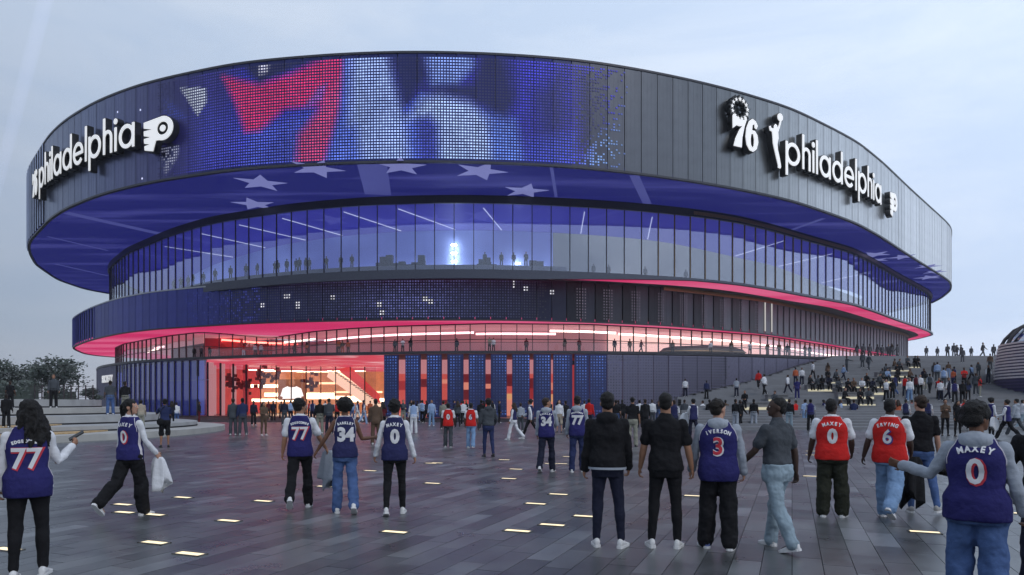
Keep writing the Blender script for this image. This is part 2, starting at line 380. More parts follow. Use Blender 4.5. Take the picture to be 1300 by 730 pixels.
# upper drum cladding
sA, sB = BAND.s_at(36) - 6, BAND.s_at(1206) + 10
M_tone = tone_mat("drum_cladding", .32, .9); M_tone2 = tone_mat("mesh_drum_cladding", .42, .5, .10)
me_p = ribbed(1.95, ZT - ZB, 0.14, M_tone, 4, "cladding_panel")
UP = [(36, (.24, .27, .35)), (120, (.17, .19, .30)), (200, (.09, .09, .20)), (275, (.030, .034, .12)), (690, (.030, .034, .12)), (740, (.06, .063, .09)), (800, (.10, .106, .122)), (900, (.14, .147, .158)), (960, (.24, .25, .255)), (1050, (.52, .53, .53)), (1210, (.78, .78, .77))]  # right-hand panels step brighter, painting the sky's sheen into the base colour
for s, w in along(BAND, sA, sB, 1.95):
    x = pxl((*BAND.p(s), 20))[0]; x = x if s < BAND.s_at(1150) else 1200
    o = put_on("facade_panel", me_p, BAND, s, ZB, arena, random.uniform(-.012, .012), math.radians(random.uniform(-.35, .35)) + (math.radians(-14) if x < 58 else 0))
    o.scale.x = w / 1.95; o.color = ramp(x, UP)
# drum rims
def strip(name, cv, s0, s1, z0, z1, thick, outd, m, step=1.0):
    n = max(2, int((s1 - s0) / step)); A, B = [], []
    for i in range(n + 1):
        s = s0 + (s1 - s0) * i / n; p = cv.p(s); nn = cv.nrm(s)
        A.append(p + nn * outd); B.append(p + nn * (outd - thick))
    mb = MB(); poly = [(q.x, q.y) for q in A] + [(q.x, q.y) for q in reversed(B)]
    zf = z0 if callable(z0) else (lambda s: z0)
    for i in range(n):
        za, zb = zf(s0 + (s1 - s0) * i / n), zf(s0 + (s1 - s0) * (i + 1) / n)
        mb.quad((A[i].x, A[i].y, za), (A[i + 1].x, A[i + 1].y, zb), (A[i + 1].x, A[i + 1].y, z1), (A[i].x, A[i].y, z1))
        mb.quad((B[i + 1].x, B[i + 1].y, zb), (B[i].x, B[i].y, za), (B[i].x, B[i].y, z1), (B[i + 1].x, B[i + 1].y, z1))
        mb.quad((A[i].x, A[i].y, z1), (A[i + 1].x, A[i + 1].y, z1), (B[i + 1].x, B[i + 1].y, z1), (B[i].x, B[i].y, z1))
        mb.quad((B[i].x, B[i].y, za), (B[i + 1].x, B[i + 1].y, zb), (A[i + 1].x, A[i + 1].y, zb), (A[i].x, A[i].y, za))
    z0 = zf(s0)
    for P, Q in ((A[0], B[0]), (B[-1], A[-1])): mb.quad((P.x, P.y, z0), (P.x, P.y, z1), (Q.x, Q.y, z1), (Q.x, Q.y, z0))
    return link(name, mb.mesh(name, m), arena)
strip("drum_backing", BAND, 0, BAND.len, ZB + .01, ZT - .02, .1, -.16, M_black)
strip("roof_rim", BAND, 0, BAND.len, ZT + 0.004, ZT + 0.22, 0.5, 0.16, M_trim)
strip("lower_rim", BAND, 0, BAND.len, ZB - 0.22, ZB - 0.004, 0.35, 0.12, M_trim)

# -------- LED picture: coloured blobs and shards in facade coordinates (photo rows/columns seen flat on)
def soft(xy, poly, blur):
    x, y = xy; P = np.array(poly, float); ins = np.zeros_like(x, bool); dist = np.full_like(x, 1e9)
    for i in range(len(P)):
        (x1, y1), (x2, y2) = P[i], P[(i + 1) % len(P)]
        c = ((y1 > y) != (y2 > y)) & (x < (x2 - x1) * (y - y1) / (y2 - y1 + 1e-9) + x1); ins ^= c
        dx, dy = x2 - x1, y2 - y1; t = np.clip(((x - x1) * dx + (y - y1) * dy) / (dx * dx + dy * dy + 1e-9), 0, 1)
        dist = np.minimum(dist, np.hypot(x - x1 - t * dx, y - y1 - t * dy))
    return np.clip(0.5 + np.where(ins, dist, -dist) / (2 * blur), 0, 1)
def led_picture(x, y):
    xy = (x, y); n = len(x)
    c = np.tile(np.array(srgb(50, 46, 190)) * 0.85, (n, 1))
    def lay(col, poly, blur, a=1.0):
        nonlocal c
        k = (soft(xy, poly, blur) * a)[:, None]; c = c * (1 - k) + np.array(srgb(*col)) * k
    lay((44, 40, 110), [(190, 90), (300, 70), (300, 130), (262, 215), (190, 240)], 14, .8)
    lay((64, 70, 190), [(250, 130), (310, 150), (330, 215), (250, 220)], 16, .8)
    lay((205, 215, 235), [(229, 112), (262, 112), (263, 130), (252, 148)], 1.5)
    lay((70, 86, 205), [(210, 122), (236, 150), (208, 150)], 4)
    lay((190, 195, 228), [(205, 188), (228, 186), (226, 200), (211, 222)], 2)
    lay((22, 22, 60), [(305, 82), (370, 70), (400, 78), (330, 106)], 5)
    lay((205, 205, 225), [(330, 78), (342, 76), (340, 92), (330, 95)], 3, .8)
    lay((70, 84, 200), [(320, 165), (400, 140), (385, 210), (310, 215)], 8)
    lay((208, 36, 104), [(284, 98), (330, 108), (372, 94), (404, 78), (424, 68), (438, 64), (438, 96), (430, 132), (404, 134), (362, 138), (330, 166), (312, 168), (300, 132)], 5)
    lay((200, 60, 116), [(430, 100), (437, 98), (430, 150), (410, 210), (376, 210), (380, 172), (404, 142)], 6)
    lay((96, 90, 190), [(404, 112), (416, 106), (410, 128), (384, 140)], 3, .7)
    lay((86, 112, 220), [(436, 64), (446, 64), (452, 215), (412, 215), (432, 140)], 5)
    lay((92, 120, 228), [(446, 140), (640, 140), (660, 215), (420, 215)], 8)
    lay((160, 186, 248), [(446, 66), (492, 64), (500, 104), (512, 140), (520, 212), (462, 212), (452, 160), (444, 158)], 8)
    lay((18, 20, 74), [(492, 60), (540, 62), (546, 100), (534, 112), (516, 148), (506, 120)], 9)
    lay((74, 100, 226), [(512, 140), (536, 118), (546, 122), (528, 150)], 4)
    lay((172, 198, 250), [(520, 150), (536, 126), (560, 120), (596, 130), (622, 158), (632, 215), (556, 215), (552, 160), (532, 150)], 9)
    lay((58, 70, 178), [(529, 152), (546, 146), (556, 160), (557, 215), (530, 215)], 7)
    lay((132, 160, 238), [(540, 64), (596, 64), (602, 84), (580, 108), (548, 110)], 6)
    lay((20, 20, 62), [(536, 112), (600, 106), (612, 66), (650, 66), (668, 110), (640, 150), (600, 130), (560, 118)], 7)
    lay((48, 46, 190), [(640, 66), (700, 66), (720, 130), (660, 140)], 10, .7)
    lay((96, 130, 230), [(622, 158), (654, 152), (668, 215), (626, 215)], 7)
    lay((30, 30, 90), [(676, 120), (708, 100), (720, 160), (690, 190)], 12, .8)
    lay((60, 74, 205), [(668, 180), (730, 170), (735, 215), (668, 215)], 9)
    lay((26, 28, 70), [(736, 96), (772, 96), (766, 176), (736, 190)], 9, .9)
    lay((140, 190, 225), [(756, 180), (790, 150), (798, 96), (806, 96), (806, 178), (786, 216), (740, 216)], 10, .5)
    lay((40, 50, 90), [(806, 80), (850, 80), (850, 240), (796, 240)], 8)
    wv = 0.5 + 0.5 * np.sin(x * .045 + 1.3 * np.sin(y * .05 + x * .011)) * np.cos(y * .037 - x * .019); fold = 0.80 + 0.36 * wv
    return c * fold[:, None]
def led_field(name, cv, s0, s1, z0, z1, pitch, colour, parent, outd, dw, dh, thr=0.012):
    ns, nz = int((s1 - s0) / pitch), int((z1 - z0) / pitch)
    S, Z = np.meshgrid(s0 + (np.arange(ns) + .5) * pitch, z0 + (np.arange(nz) + .5) * pitch); S, Z = S.ravel(), Z.ravel()
    Px, Py = np.interp(S, cv.S, cv.P[:, 0]), np.interp(S, cv.S, cv.P[:, 1])
    col = colour(CX + F * Px / Py, HOR - F * (Z - HC) / Py, S, Z)
    mb = MB()
    fr = {}
    for i in np.nonzero(col.max(1) > thr)[0]:
        s = float(S[i])
        if s not in fr:
            p = cv.p(s); t = cv.tan(s); nn = cv.nrm(s); fr[s] = (p + nn * outd, t)
        p, t = fr[s]; z = Z[i]; a = p - t * (dw / 2); b = p + t * (dw / 2)
        mb.quad((a.x, a.y, z - dh / 2), (b.x, b.y, z - dh / 2), (b.x, b.y, z + dh / 2), (a.x, a.y, z + dh / 2), 0, tuple(col[i]))
    return link(name, mb.mesh(name, M_led, attr="led"), parent, kind="stuff")
def jitter(c, lo=0.6, hi=1.15): return c * RNG.uniform(lo, hi, (len(c), 1))
def col_upper(x, y, S, Z):
    c = led_picture(x, y)
    fade = np.clip((x - 196) / 70, 0, 1) ** 1.3 * np.clip((812 - x) / 50, 0, 1)
    c = jitter(c, .7, 1.1) * (0.22 + 0.78 * fade)[:, None]
    c[(fade < 0.25) & (RNG.random(len(x)) < 0.45)] = 0
    c[x < 200] = 0; c[RNG.random(len(x)) < np.clip((x - 728) / 72, 0, 1)] = 0
    return c
led_field("led_pixels", BAND, BAND.s_at(200), BAND.s_at(832), ZB + 0.15, ZT - 0.15, 0.292, col_upper, arena, 0.115, 0.185, 0.15)
# stray lit pixels on the metal
def col_stray(x, y, S, Z):
    c = np.zeros((len(x), 3)); k = RNG.random(len(x)) < 0.003; c[k] = srgb(190, 195, 225); return c
led_field("led_pixels", BAND, BAND.s_at(90), BAND.s_at(200), ZB + 0.3, ZT - 0.3, 0.292, col_stray, arena, 0.115, 0.2, 0.2)

# stars and streaks on the soffit (flat light shapes lying just under it)
def soffit_poly(name, pts, m, z): return link(name, MB().add([(p[0], p[1], z) for p in pts], [tuple(range(len(pts)))]).mesh(name, m), arena)
for (x, y, r, a) in [(331, 232, 2.9, .3), (323, 259, 2.7, .6), (402, 214, 2.9, .1), (509, 211, 2.7, .5), (610, 217, 2.9, .2), (667, 242, 2.7, .4), (1110, 323, 2.6, .3), (1146, 326, 2.3, .2), (1178, 338, 2.2, .6), (1179, 352, 2.6, .1), (1187, 345, 2.0, .6), (1113, 330, 2.0, .2)]:
    c = gp(x, y, ZB)
    pts = [(c.x + (r if k % 2 == 0 else r * .42) * math.sin(a + k * PI / 5), c.y + (r if k % 2 == 0 else r * .42) * math.cos(a + k * PI / 5)) for k in range(10)]
    mb = MB().prism(pts, ZB - 0.045, ZB - 0.012); link("soffit_star", mb.mesh("soffit_star", M_star), arena)
M_beam = emat("soffit_beam_light", (0.075, 0.085, 0.33), 0.7)
for (x1, y1, x2, y2, w) in [(84, 270, 205, 297, 1.5), (472, 207, 480, 247, 3.0), (700, 212, 706, 250, .35), (805, 222, 822, 259, 1.0), (60, 300, 137, 318, .5), (1004, 292, 1046, 277, .7), (70, 335, 137, 350, .6)]:
    a, b = gp(x1, y1, ZB), gp(x2, y2, ZB); d = (b - a).normalized(); n = Vector((-d.y, d.x, 0)) * w / 2
    soffit_poly("soffit_streak", [a - n, b - n, b + n, a + n], M_beam, ZB - 0.02)

# -------- upper curtain wall
M_sill = mat("slate_sill", (0.085, 0.09, 0.115), 0.35, 0.6, vary=.08)
g0, g1 = GL2.s_at(137.7) - 4, GL2.s_at(1182) + 4
strip("glazing_head", GL2, 0, GL2.len, ZB - 0.95, ZB - 0.02, 0.35, 0.35, M_trim)
strip("glazing_head_bronze", GL2, GL2.s_at(880), GL2.len, ZB - 0.72, ZB - 0.30, 0.1, 0.42, M_gold)
sk = (GL2.s_at(680), GL2.s_at(880))
strip("glazing_sill", GL2, 0, GL2.len, lambda s: ZG - float(np.interp(s, sk, (.92, .17))), ZG + 0.12, 0.5, 0.50, M_sill)
PW = 2.28
me_pane = MB().box((0, 0, (ZB - ZG - 1.05) / 2), (PW - 0.06, 0.03, ZB - ZG - 1.06)).mesh("glass_pane", M_glass2)
me_mul = MB().box((0, 0, (ZB - ZG - 1.05) / 2), (0.08, 0.15, ZB - ZG - 1.06)).mesh("mullion", M_mull)
me_mulg = MB().box((0, 0, (ZB - ZG - 1.05) / 2), (0.10, 0.18, ZB - ZG - 1.06)).mesh("mullion_bronze", M_mullg)
for s, w in along(GL2, g0, g1, PW):
    o = put_on("glass_pane", me_pane, GL2, s, ZG + 0.12, arena, 0.0, math.radians(random.uniform(-.25, .25))); o.scale.x = w / PW
    x = pxl((*GL2.p(s), 20))[0]
    put_on("mullion", me_mulg if 840 < x < 1040 else me_mul, GL2, s - w / 2, ZG + 0.12, arena, 0.05)
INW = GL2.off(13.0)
def wallstrip(name, cv, x0, x1, z0, z1, m, n=60, outd=0.0):
    mb = MB(); s0, s1 = cv.s_at(x0), cv.s_at(x1)
    P = [cv.p(s0 + (s1 - s0) * i / n) + cv.nrm(s0 + (s1 - s0) * i / n) * outd for i in range(n + 1)]
    for a, b in zip(P[:-1], P[1:]): mb.quad((a.x, a.y, z0), (b.x, b.y, z0), (b.x, b.y, z1), (a.x, a.y, z1))
    return link(name, mb.mesh(name, m), arena)
wallstrip("interior_wall", INW, 150, 700, ZG, ZB - 0.8, screen_mat("hall_wall_glow", (.055, .08, .34), (.26, .36, .86), .60, .3, (.055, .055, .10), .40, .66, (.35, .42, .6)), 60)  # streaky emission on the wall stands in for lamp light falling on it
wallstrip("interior_wall", INW, 700, 1176, ZG, ZB - 0.8, screen_mat("pale_hall_wall", (.15, .18, .22), (.36, .40, .44), .60, .3, (.05, .05, .08), .38, .66), 50)  # pale interior light put into this wall as emission too
for xa, xb in ((160, 235), (240, 330), (335, 440), (445, 560), (566, 650), (655, 700)):
    wallstrip("wall_wash_light", INW, xa, xb, ZG + 1.9, ZG + (2.05 if xb < 450 else 2.3), M_wash, 10, 0.9)
for xa, xb in ((705, 860), (866, 1010), (1016, 1160)):
    wallstrip("wall_wash_light", INW, xa, xb, ZG + 1.6, ZG + 1.75, emat("pale_wash_light", (0.86, 0.90, 0.92), 9.0), 10, 0.9)
# the bright vertical show lights and the dark terraces of seats in front of the inner wall
M_spotl = emat("show_light", (0.70, 0.82, 1.0), 34.0)
me_sl = MB().box((0, 0, 0), (.7, .30, .16)).mesh("show_light", M_spotl)
for x, dz in ((579, 1.5), (579, 2.6), (579, 3.7), (579, 4.8), (579, 5.9), (655, 1.5), (655, 2.5), (655, 3.5), (505, 1.6), (612, 1.6), (540, 1.4), (690, 1.4)):
    put_on("show_light", me_sl, INW, INW.s_at(x), ZG + dz, arena, .55)
M_seat = mat("dark_seating", (0.010, 0.014, 0.035), 0.7, vary=0.3, nscale=2)
SEAT = GL2.off(7.5); hv = lambda s: .80 + .14 * math.sin(s * .9) + .08 * math.sin(s * 2.7 + 1)
for xa, xb, h in ((462, 545, 4.3), (596, 640, 3.7), (668, 716, 3.6), (395, 455, 2.9)):
    s0, s1 = SEAT.s_at(xa), SEAT.s_at(xb); mb = MB()
    for k in range(5):
        for s, w in along(SEAT, s0 + .25 * k, s1 - .25 * k, 1.0):
            p = SEAT.p(s) - SEAT.nrm(s) * (k * .7); t = SEAT.tan(s)
            mb.box((p.x, p.y, ZG + .12 + h * hv(s) * (k + 1) / 10), (w * .94, .62, h * hv(s) * (k + 1) / 5), Matrix.Rotation(math.atan2(t.y, t.x), 3, 'Z'))
    link("seating_tier", mb.mesh("seating_tier", M_seat), arena)
# low upstand behind the glass along the left half (the concourse parapet)
wallstrip("concourse_parapet", GL2.off(2.0), 175, 720, ZG + 0.12, ZG + 1.15, mat("grey_parapet", (0.13, 0.15, 0.19), 0.6, vary=.1), 50)
# thin ceiling lines
for (x, x2) in ((300, 392), (352, 440), (430, 515), (500, 582), (612, 640), (742, 737), (830, 822), (205, 300), (250, 340), (1000, 930), (1060, 985), (1110, 1040)):
    a, b = GL2.off(1.5), INW
    p = a.p(a.s_at(x)); q = b.p(b.s_at(x2)); d = q - p
    zc = ZB - 0.84; n = Vector((-d.y, d.x)).normalized() * 0.07
    mb = MB()
    mb.box(((p.x + q.x) / 2, (p.y + q.y) / 2, zc), (d.length * .9, 0.10, 0.08), Matrix.Rotation(math.atan2(d.y, d.x), 3, 'Z'))
    link("ceiling_light", mb.mesh("ceiling_light", M_strip), arena)

# -------- lower drum
c0, c1 = BAND2.s_at(92) - 6, BAND2.s_at(1154) + 3
H2 = Z2T - Z2B
M_dgrey = mat("charcoal_cladding", (0.05, 0.052, 0.062), 0.4, 0.5, vary=0.12, rnd=0.12)
M_lgrey = mat("pale_metal_cladding", (0.25, 0.26, 0.285), 0.34, 0.8, vary=0.06, rnd=0.06)
M_pblue = mat("blue_drum_cladding", (0.045, 0.055, 0.33), 0.38, 0.35, vary=0.1, rnd=0.10, emit=(0.03, 0.04, 0.30), es=0.14)
me2 = ribbed(1.9, H2, 0.14, M_tone2, 3, "drum_panel")
me_slit = MB().box((0, 0, H2 / 2), (0.28, 0.05, H2 - 0.3)).mesh("lit_slit", emat("white_slit_light", (1.0, 0.97, 0.93), 0.5))
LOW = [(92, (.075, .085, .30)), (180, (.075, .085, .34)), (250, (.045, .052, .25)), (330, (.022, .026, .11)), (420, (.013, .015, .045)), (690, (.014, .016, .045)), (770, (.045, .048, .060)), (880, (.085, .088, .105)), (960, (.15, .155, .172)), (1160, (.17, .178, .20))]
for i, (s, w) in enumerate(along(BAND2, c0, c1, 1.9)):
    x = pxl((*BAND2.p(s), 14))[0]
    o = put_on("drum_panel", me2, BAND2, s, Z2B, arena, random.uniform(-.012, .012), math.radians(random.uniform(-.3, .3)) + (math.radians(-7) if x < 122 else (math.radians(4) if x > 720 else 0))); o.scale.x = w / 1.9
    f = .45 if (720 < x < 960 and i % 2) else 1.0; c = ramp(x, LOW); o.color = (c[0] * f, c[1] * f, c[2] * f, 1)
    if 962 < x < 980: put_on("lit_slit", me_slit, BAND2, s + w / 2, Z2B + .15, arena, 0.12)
strip("drum_top_trim", BAND2, BAND2.s_at(92) - 6, BAND2.s_at(840), Z2T - 0.16, Z2T + 0.02, 0.4, 0.16, M_silver)
strip("drum_top_trim", BAND2, BAND2.s_at(841), BAND2.len, Z2T - 0.62, Z2T + 0.02, 0.4, 0.22, M_gold)
strip("drum_backing", BAND2, 0, BAND2.len, Z2B + .01, Z2T - .01, .1, -.16, M_black)
strip("drum_lower_rim", BAND2, 0, BAND2.len, Z2B - 0.16, Z2B - 0.004, 0.35, 0.12, M_trim)
def col_lower(x, y, S, Z):
    n = len(x); c = np.tile(np.array(srgb(66, 70, 116)), (n, 1))
    k = np.clip((x - 265) / 90, 0, 1) * np.clip((705 - x) / 60, 0, 1)
    boost = np.exp(-((x - 520) / 75) ** 2) * (0.6 + 0.8 * np.exp(-((y - 385) / 16) ** 2)) + .35
    c = c * (k * boost)[:, None]
    for bx, by in ((424, 377), (333, 388), (380, 388), (486, 396), (483, 386), (541, 380), (548, 384), (652, 361), (668, 366), (702, 372), (365, 376)):
        c[(abs(x - bx) < 3.2) & (abs(y - by) < 4)] = srgb(205, 205, 215)
    blue = (x < 330) & (RNG.random(n) < 0.35); c[blue] = c[blue] + np.array(srgb(44, 52, 130)) * .8
    return jitter(c, .4, 1.2)
led_field("led_pixels", BAND2, BAND2.s_at(235), BAND2.s_at(705), Z2B + .15, Z2T - .25, 0.33, col_lower, arena, 0.115, 0.17, 0.17)
def col_perf(x, y, S, Z):
    c = np.tile(np.array(srgb(120, 112, 130)) * .45, (len(x), 1)); c[np.sin(S * PI / 1.9 + .6) > -.45] = 0; return jitter(c)
led_field("led_pixels", BAND2, BAND2.s_at(706), BAND2.s_at(960), Z2B + .2, Z2T - .7, 0.36, col_perf, arena, 0.2, 0.16, 0.16)

# -------- mezzanine glazing and terrace
annulus("terrace_floor", np.minimum(R_MEZ, R_POD) - 3, R_POD - 0.05, ZM - 0.12, M_conc, arena, 0.12)
annulus("floor_slab", R_MEZ * .80, R_MEZ - 0.1, ZM + 0.02, mat("mezzanine_floor", (0.3, 0.2, 0.2), .5, vary=.1), arena, 0.03)
m0, m1 = MEZ.s_at(146) - 2, MEZ.s_at(1148)
HM = Z2B - ZM
me_mp = MB().box((0, 0, HM / 2), (1.94, 0.03, HM - .05)).mesh("mezzanine_pane", M_glassm)
me_mm = MB().box((0, 0, HM / 2), (0.08, 0.2, HM - .02)).mesh("mezzanine_mullion", M_mull)
for s, w in along(MEZ, m0, m1, 2.0):
    o = put_on("mezzanine_pane", me_mp, MEZ, s, ZM + .02, arena, 0, math.radians(random.uniform(-.3, .3))); o.scale.x = w / 2.0
    put_on("mezzanine_mullion", me_mm, MEZ, s - w / 2, ZM, arena, 0.03)
strip("mezzanine_transom", MEZ, m0, m1, ZM + 2.0, ZM + 2.09, 0.14, 0.10, M_mull)
strip("mezzanine_head", MEZ, m0, m1, Z2B - 0.16, Z2B - 0.02, 0.2, 0.14, M_mull)
MW = MEZ.off(9.0)
M_mwall = mat("pink_interior_wall", (0.72, 0.45, 0.47), 0.7, vary=.05, nscale=.3)
M_mred = mat("red_interior_wall", (0.45, 0.05, 0.05), 0.6, vary=.1, nscale=.5)
wallstrip("mezzanine_wall", MW, 150, 262, ZM, Z2B, mat("dark_interior_wall", (0.10, 0.08, 0.12), .6, vary=.1), 20)
wallstrip("mezzanine_wall", MW, 262, 345, ZM, Z2B, M_mred, 20)
wallstrip("mezzanine_wall", MW, 345, 1150, ZM, Z2B, M_mwall, 60)
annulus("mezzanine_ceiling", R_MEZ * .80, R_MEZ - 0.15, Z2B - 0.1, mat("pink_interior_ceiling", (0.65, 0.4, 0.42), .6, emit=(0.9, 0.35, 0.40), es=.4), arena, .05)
M_pstrip = emat("pink_white_strip", (1.0, 0.55, 0.58), 4); M_rstrip = emat("red_strip", (1.0, 0.16, 0.12), 6); M_wstrip = emat("warm_white_strip", (1.0, 0.74, 0.64), 4.5)
for xa, xb, m_, outd, dz in ((440, 610, M_pstrip, 4, .5), (380, 440, M_wstrip, 5.5, .35), (612, 700, M_pstrip, 3, .6), (690, 760, M_wstrip, 5.0, .4), (765, 850, M_wstrip, 4.0, .4), (850, 1000, M_wstrip, 4.0, .4), (1005, 1145, M_wstrip, 3.0, .4), (265, 340, M_rstrip, 4.5, .4), (345, 378, M_rstrip, 4, .4), (180, 232, M_wstrip, 4.0, .6), (238, 252, M_pstrip, 5.5, .7)):
    wallstrip("strip_light", MW, xa, xb, Z2B - dz - .28, Z2B - dz, m_, 14, outd)
M_glow_wall = mat("painted_wall_glow", (0.7, 0.55, 0.5), .6, emit=(1.0, .66, .58), es=.95)
wallstrip("mezzanine_wall_glow", MW, 770, 1148, ZM + .1, Z2B - .15, M_glow_wall, 40, .5)  # warm interior light painted in as the wall's own glow
# dark oval kiosk on the terrace
mb = MB()
for k, (r, z) in enumerate(((.2, 0), (.72, .02), (.95, .25), (1, .55), (.93, .85), (.70, 1.12), (.3, 1.25))):
    pass
rr = [[(6.0 * r * math.cos(a), 1.6 * r * math.sin(a), z) for a in (2 * PI * k / 40 for k in range(40))] for r, z in ((.3, 0), (.80, .02), (.97, .3), (1, .62), (.94, .98), (.74, 1.26), (.3, 1.38))]
mb.rings(rr); ko = at(893, 90.5, ZM)
kt = thing("oval_kiosk", (ko.x, ko.y, ZM), "low dark bronze oval kiosk on the terrace before the glowing glass", "kiosk", rotz=math.radians(12))
link("kiosk_shell", mb.mesh("kiosk_shell", mat("dark_bronze", (0.035, 0.018, 0.014), .4, .4, vary=.2), True), kt, keep=False)
link("counter_ring", MB().rings([[(6.12 * f * math.cos(a), 1.7 * f * math.sin(a), z) for a in (2 * PI * k / 40 for k in range(40))] for f, z in ((.99, .52), (1.0, .55), (1.0, .62), (.99, .66))], cap=False).mesh("counter_ring", M_gold, True), kt, keep=False)

# -------- podium: canopy edge, LED wall, glass
strip("podium_edge", POD, POD.s_at(122) - 8, POD.len, ZM - 0.30, ZM + 0.03, 0.5, 0.12, M_trim)
strip("terrace_rail", POD, POD.s_at(262), POD.s_at(1050), ZM + 1.02, ZM + 1.07, 0.05, -0.28, M_mull)
me_rail = MB().box((0, 0, .5), (2.36, 0.02, .96)).mesh("balustrade_pane", M_glassm)
for s, w in along(POD, POD.s_at(262), POD.s_at(1050), 2.4): put_on("balustrade_pane", me_rail, POD, s, ZM + .04, arena, -0.30)
M_ledpan = mat("led_wall_navy", (0.018, 0.022, 0.085), .45, .25, vary=.15, rnd=.1, emit=(.01, .02, .12), es=.10)
M_ledgry = mat("led_wall_violet_grey", (0.14, 0.138, 0.205), .5, .25, vary=.12, rnd=.06)
edges = [(488, 506), (515, 534), (542, 561), (568, 588.5), (595, 616.5), (623, 643.5), (650, 672.5), (677, 699.5), (702, 726.5), (729, 748), (748.4, 770)]
def fin(xa, xb, m):
    sa, sb = POD.s_at(xa), POD.s_at(xb); sa = np.interp(xa, [pxl((*POD.p(sa - .4), 0))[0], pxl((*POD.p(sa + .4), 0))[0]], [sa - .4, sa + .4]); sb = np.interp(xb, [pxl((*POD.p(sb - .4), 0))[0], pxl((*POD.p(sb + .4), 0))[0]], [sb - .4, sb + .4])
    w = sb - sa; mb = MB().box((0, 0, 3.72), (w - .02, .28, 7.38))
    put_on("led_fin", mb.mesh("led_fin", m), POD, (sa + sb) / 2, 0.02, arena, 0); return sa, sb
fins = [fin(a, b, M_ledpan) for a, b in edges]
s_end = POD.s_at(1062)
me_pw = ribbed(1.9, 7.4, .2, M_ledgry, 5, "podium_panel")
for s, w in along(POD, fins[-1][1] + .02, s_end, 1.9):
    o = put_on("podium_panel", me_pw, POD, s, .02, arena, random.uniform(-.01, .01)); o.scale.x = w / 1.9
def col_pod(x, y, S, Z):
    c = np.zeros((len(x), 3)); base = np.array(srgb(74, 108, 190)); n = len(x)
    col_on = (np.floor(S / .335).astype(int) * 7919 % 13) / 13.0
    up = np.clip((Z - 0.6) / 6.2, 0, 1) ** 1.5 * .75 + .10 + .5 * np.exp(-((Z - .55) / .35) ** 2)
    c = base * (up * (.45 + .8 * col_on))[:, None]
    for a, b in [(sa, sb) for sa, sb in fins]: pass
    ok = np.zeros(n, bool)
    for sa, sb in fins: ok |= (S > sa + .12) & (S < sb - .12)
    tail = S > fins[-1][1]
    c[tail] = np.array(srgb(86, 88, 130)) * (np.clip((930 - x[tail]) / 160, 0, 1) * (.10 + .5 * up[tail]))[:, None]
    c[~(ok | tail)] = 0
    return jitter(c, .55, 1.2)
led_field("led_pixels", POD, fins[0][0], POD.s_at(930), .3, 7.6, 0.335, col_pod, arena, 0.165, 0.15, 0.15, .004)
# blue glazed podium by the terraces, with dark fins
b0, b1 = POD.s_at(122) - 4, POD.s_at(262)
M_bwall = mat("blue_lit_wall", (0.05, 0.06, 0.3), .5, emit=(0.045, 0.065, 0.27), es=.42, vary=.2, nscale=.8)
me_bp = MB().box((0, 0, 3.7), (1.5, .03, 7.3)).mesh("blue_pane", M_glassb)
me_bf = MB().box((0, 0, 3.7), (.11, .14, 7.38)).mesh("glazing_fin", M_mull)
me_bw = MB().box((0, 0, 3.7), (.9, .1, 7.3)).mesh("backlit_blade", mat("pale_blade", (.5, .5, .6), .5, emit=(.75, .7, .85), es=.35))
me_dp = ribbed(1.5, 7.4, .14, M_ledgry, 3, "drum_pane")
for i, (s, w) in enumerate(along(POD, b0, b1, 1.55)):
    x = pxl((*POD.p(s), 4))[0]
    if x < 147 and s < POD.s_at(150): put_on("podium_panel", me_dp, POD, s, .02, arena).scale.x = w / 1.5; continue
    put_on("blue_pane", me_bp, POD, s, .05, arena).scale.x = w / 1.5
    put_on("glazing_fin", me_bf, POD, s - w / 2, .02, arena, .12)
    if x > 228 and i % 2: put_on("backlit_blade", me_bw, POD, s, .06, arena, -1.2)
BW = POD.off(4.0)
wallstrip("blue_lit_wall", BW, 147, 250, 0, ZM - .2, M_bwall, 20)
strip("blue_transom", POD, POD.s_at(150), POD.s_at(262), 4.75, 4.85, .1, -.4, M_silver)

# lobby
LB = Curve([tuple(at(x, d, 0))[:2] for x, d in ((262, 92.6), (290, 96), (321, 99.5), (400, 104), (466, 105), (481, 103.5), (487, 95), (488, 84))], .4, .5, raw=True)
l1 = LB.s_at(478)
me_lp = MB().box((0, 0, 3.6), (2.06, .03, 7.1)).mesh("lobby_pane", M_glassm)
me_lm = MB().box((0, 0, 3.6), (.11, .28, 7.2)).mesh("lobby_mullion", M_mull)
for s, w in along(LB, .2, l1, 2.1):
    o = put_on("lobby_pane", me_lp, LB, s, .05, arena); o.scale.x = w / 2.1
    put_on("lobby_mullion", me_lm, LB, s - w / 2, .02, arena)
# lit lobby ceiling running out under the canopy
pts = [POD.p(POD.s_at(x)) - POD.nrm(POD.s_at(x)) * .15 for x in np.linspace(262, 487, 26)]
back = [at(x, d, 0) for x, d in ((487, 128), (400, 130), (300, 126), (258, 118))]
M_lceil = screen_mat("lobby_ceiling_clouds", (0.74, 0.07, 0.12), (1.0, 0.62, 0.66), .80, 1.2, (.18, .5, 1), .56, .72)
mb = MB(); v = [(p.x, p.y, ZM - .36) for p in pts] + [(p.x, p.y, ZM - .36) for p in back]
link("lobby_ceiling", mb.add(v, [tuple(range(len(v)))]).mesh("lobby_ceiling", M_lceil), arena)
LW = [at(x, d, 0) for x, d in ((255, 101), (268, 112), (330, 122), (420, 126), (500, 124), (620, 110), (740, 102), (745, 84.0))]
M_lob = mat("warm_lobby_wall", (0.62, 0.34, 0.18), .6, vary=.25, nscale=.6, emit=(1.0, .38, .18), es=.20)
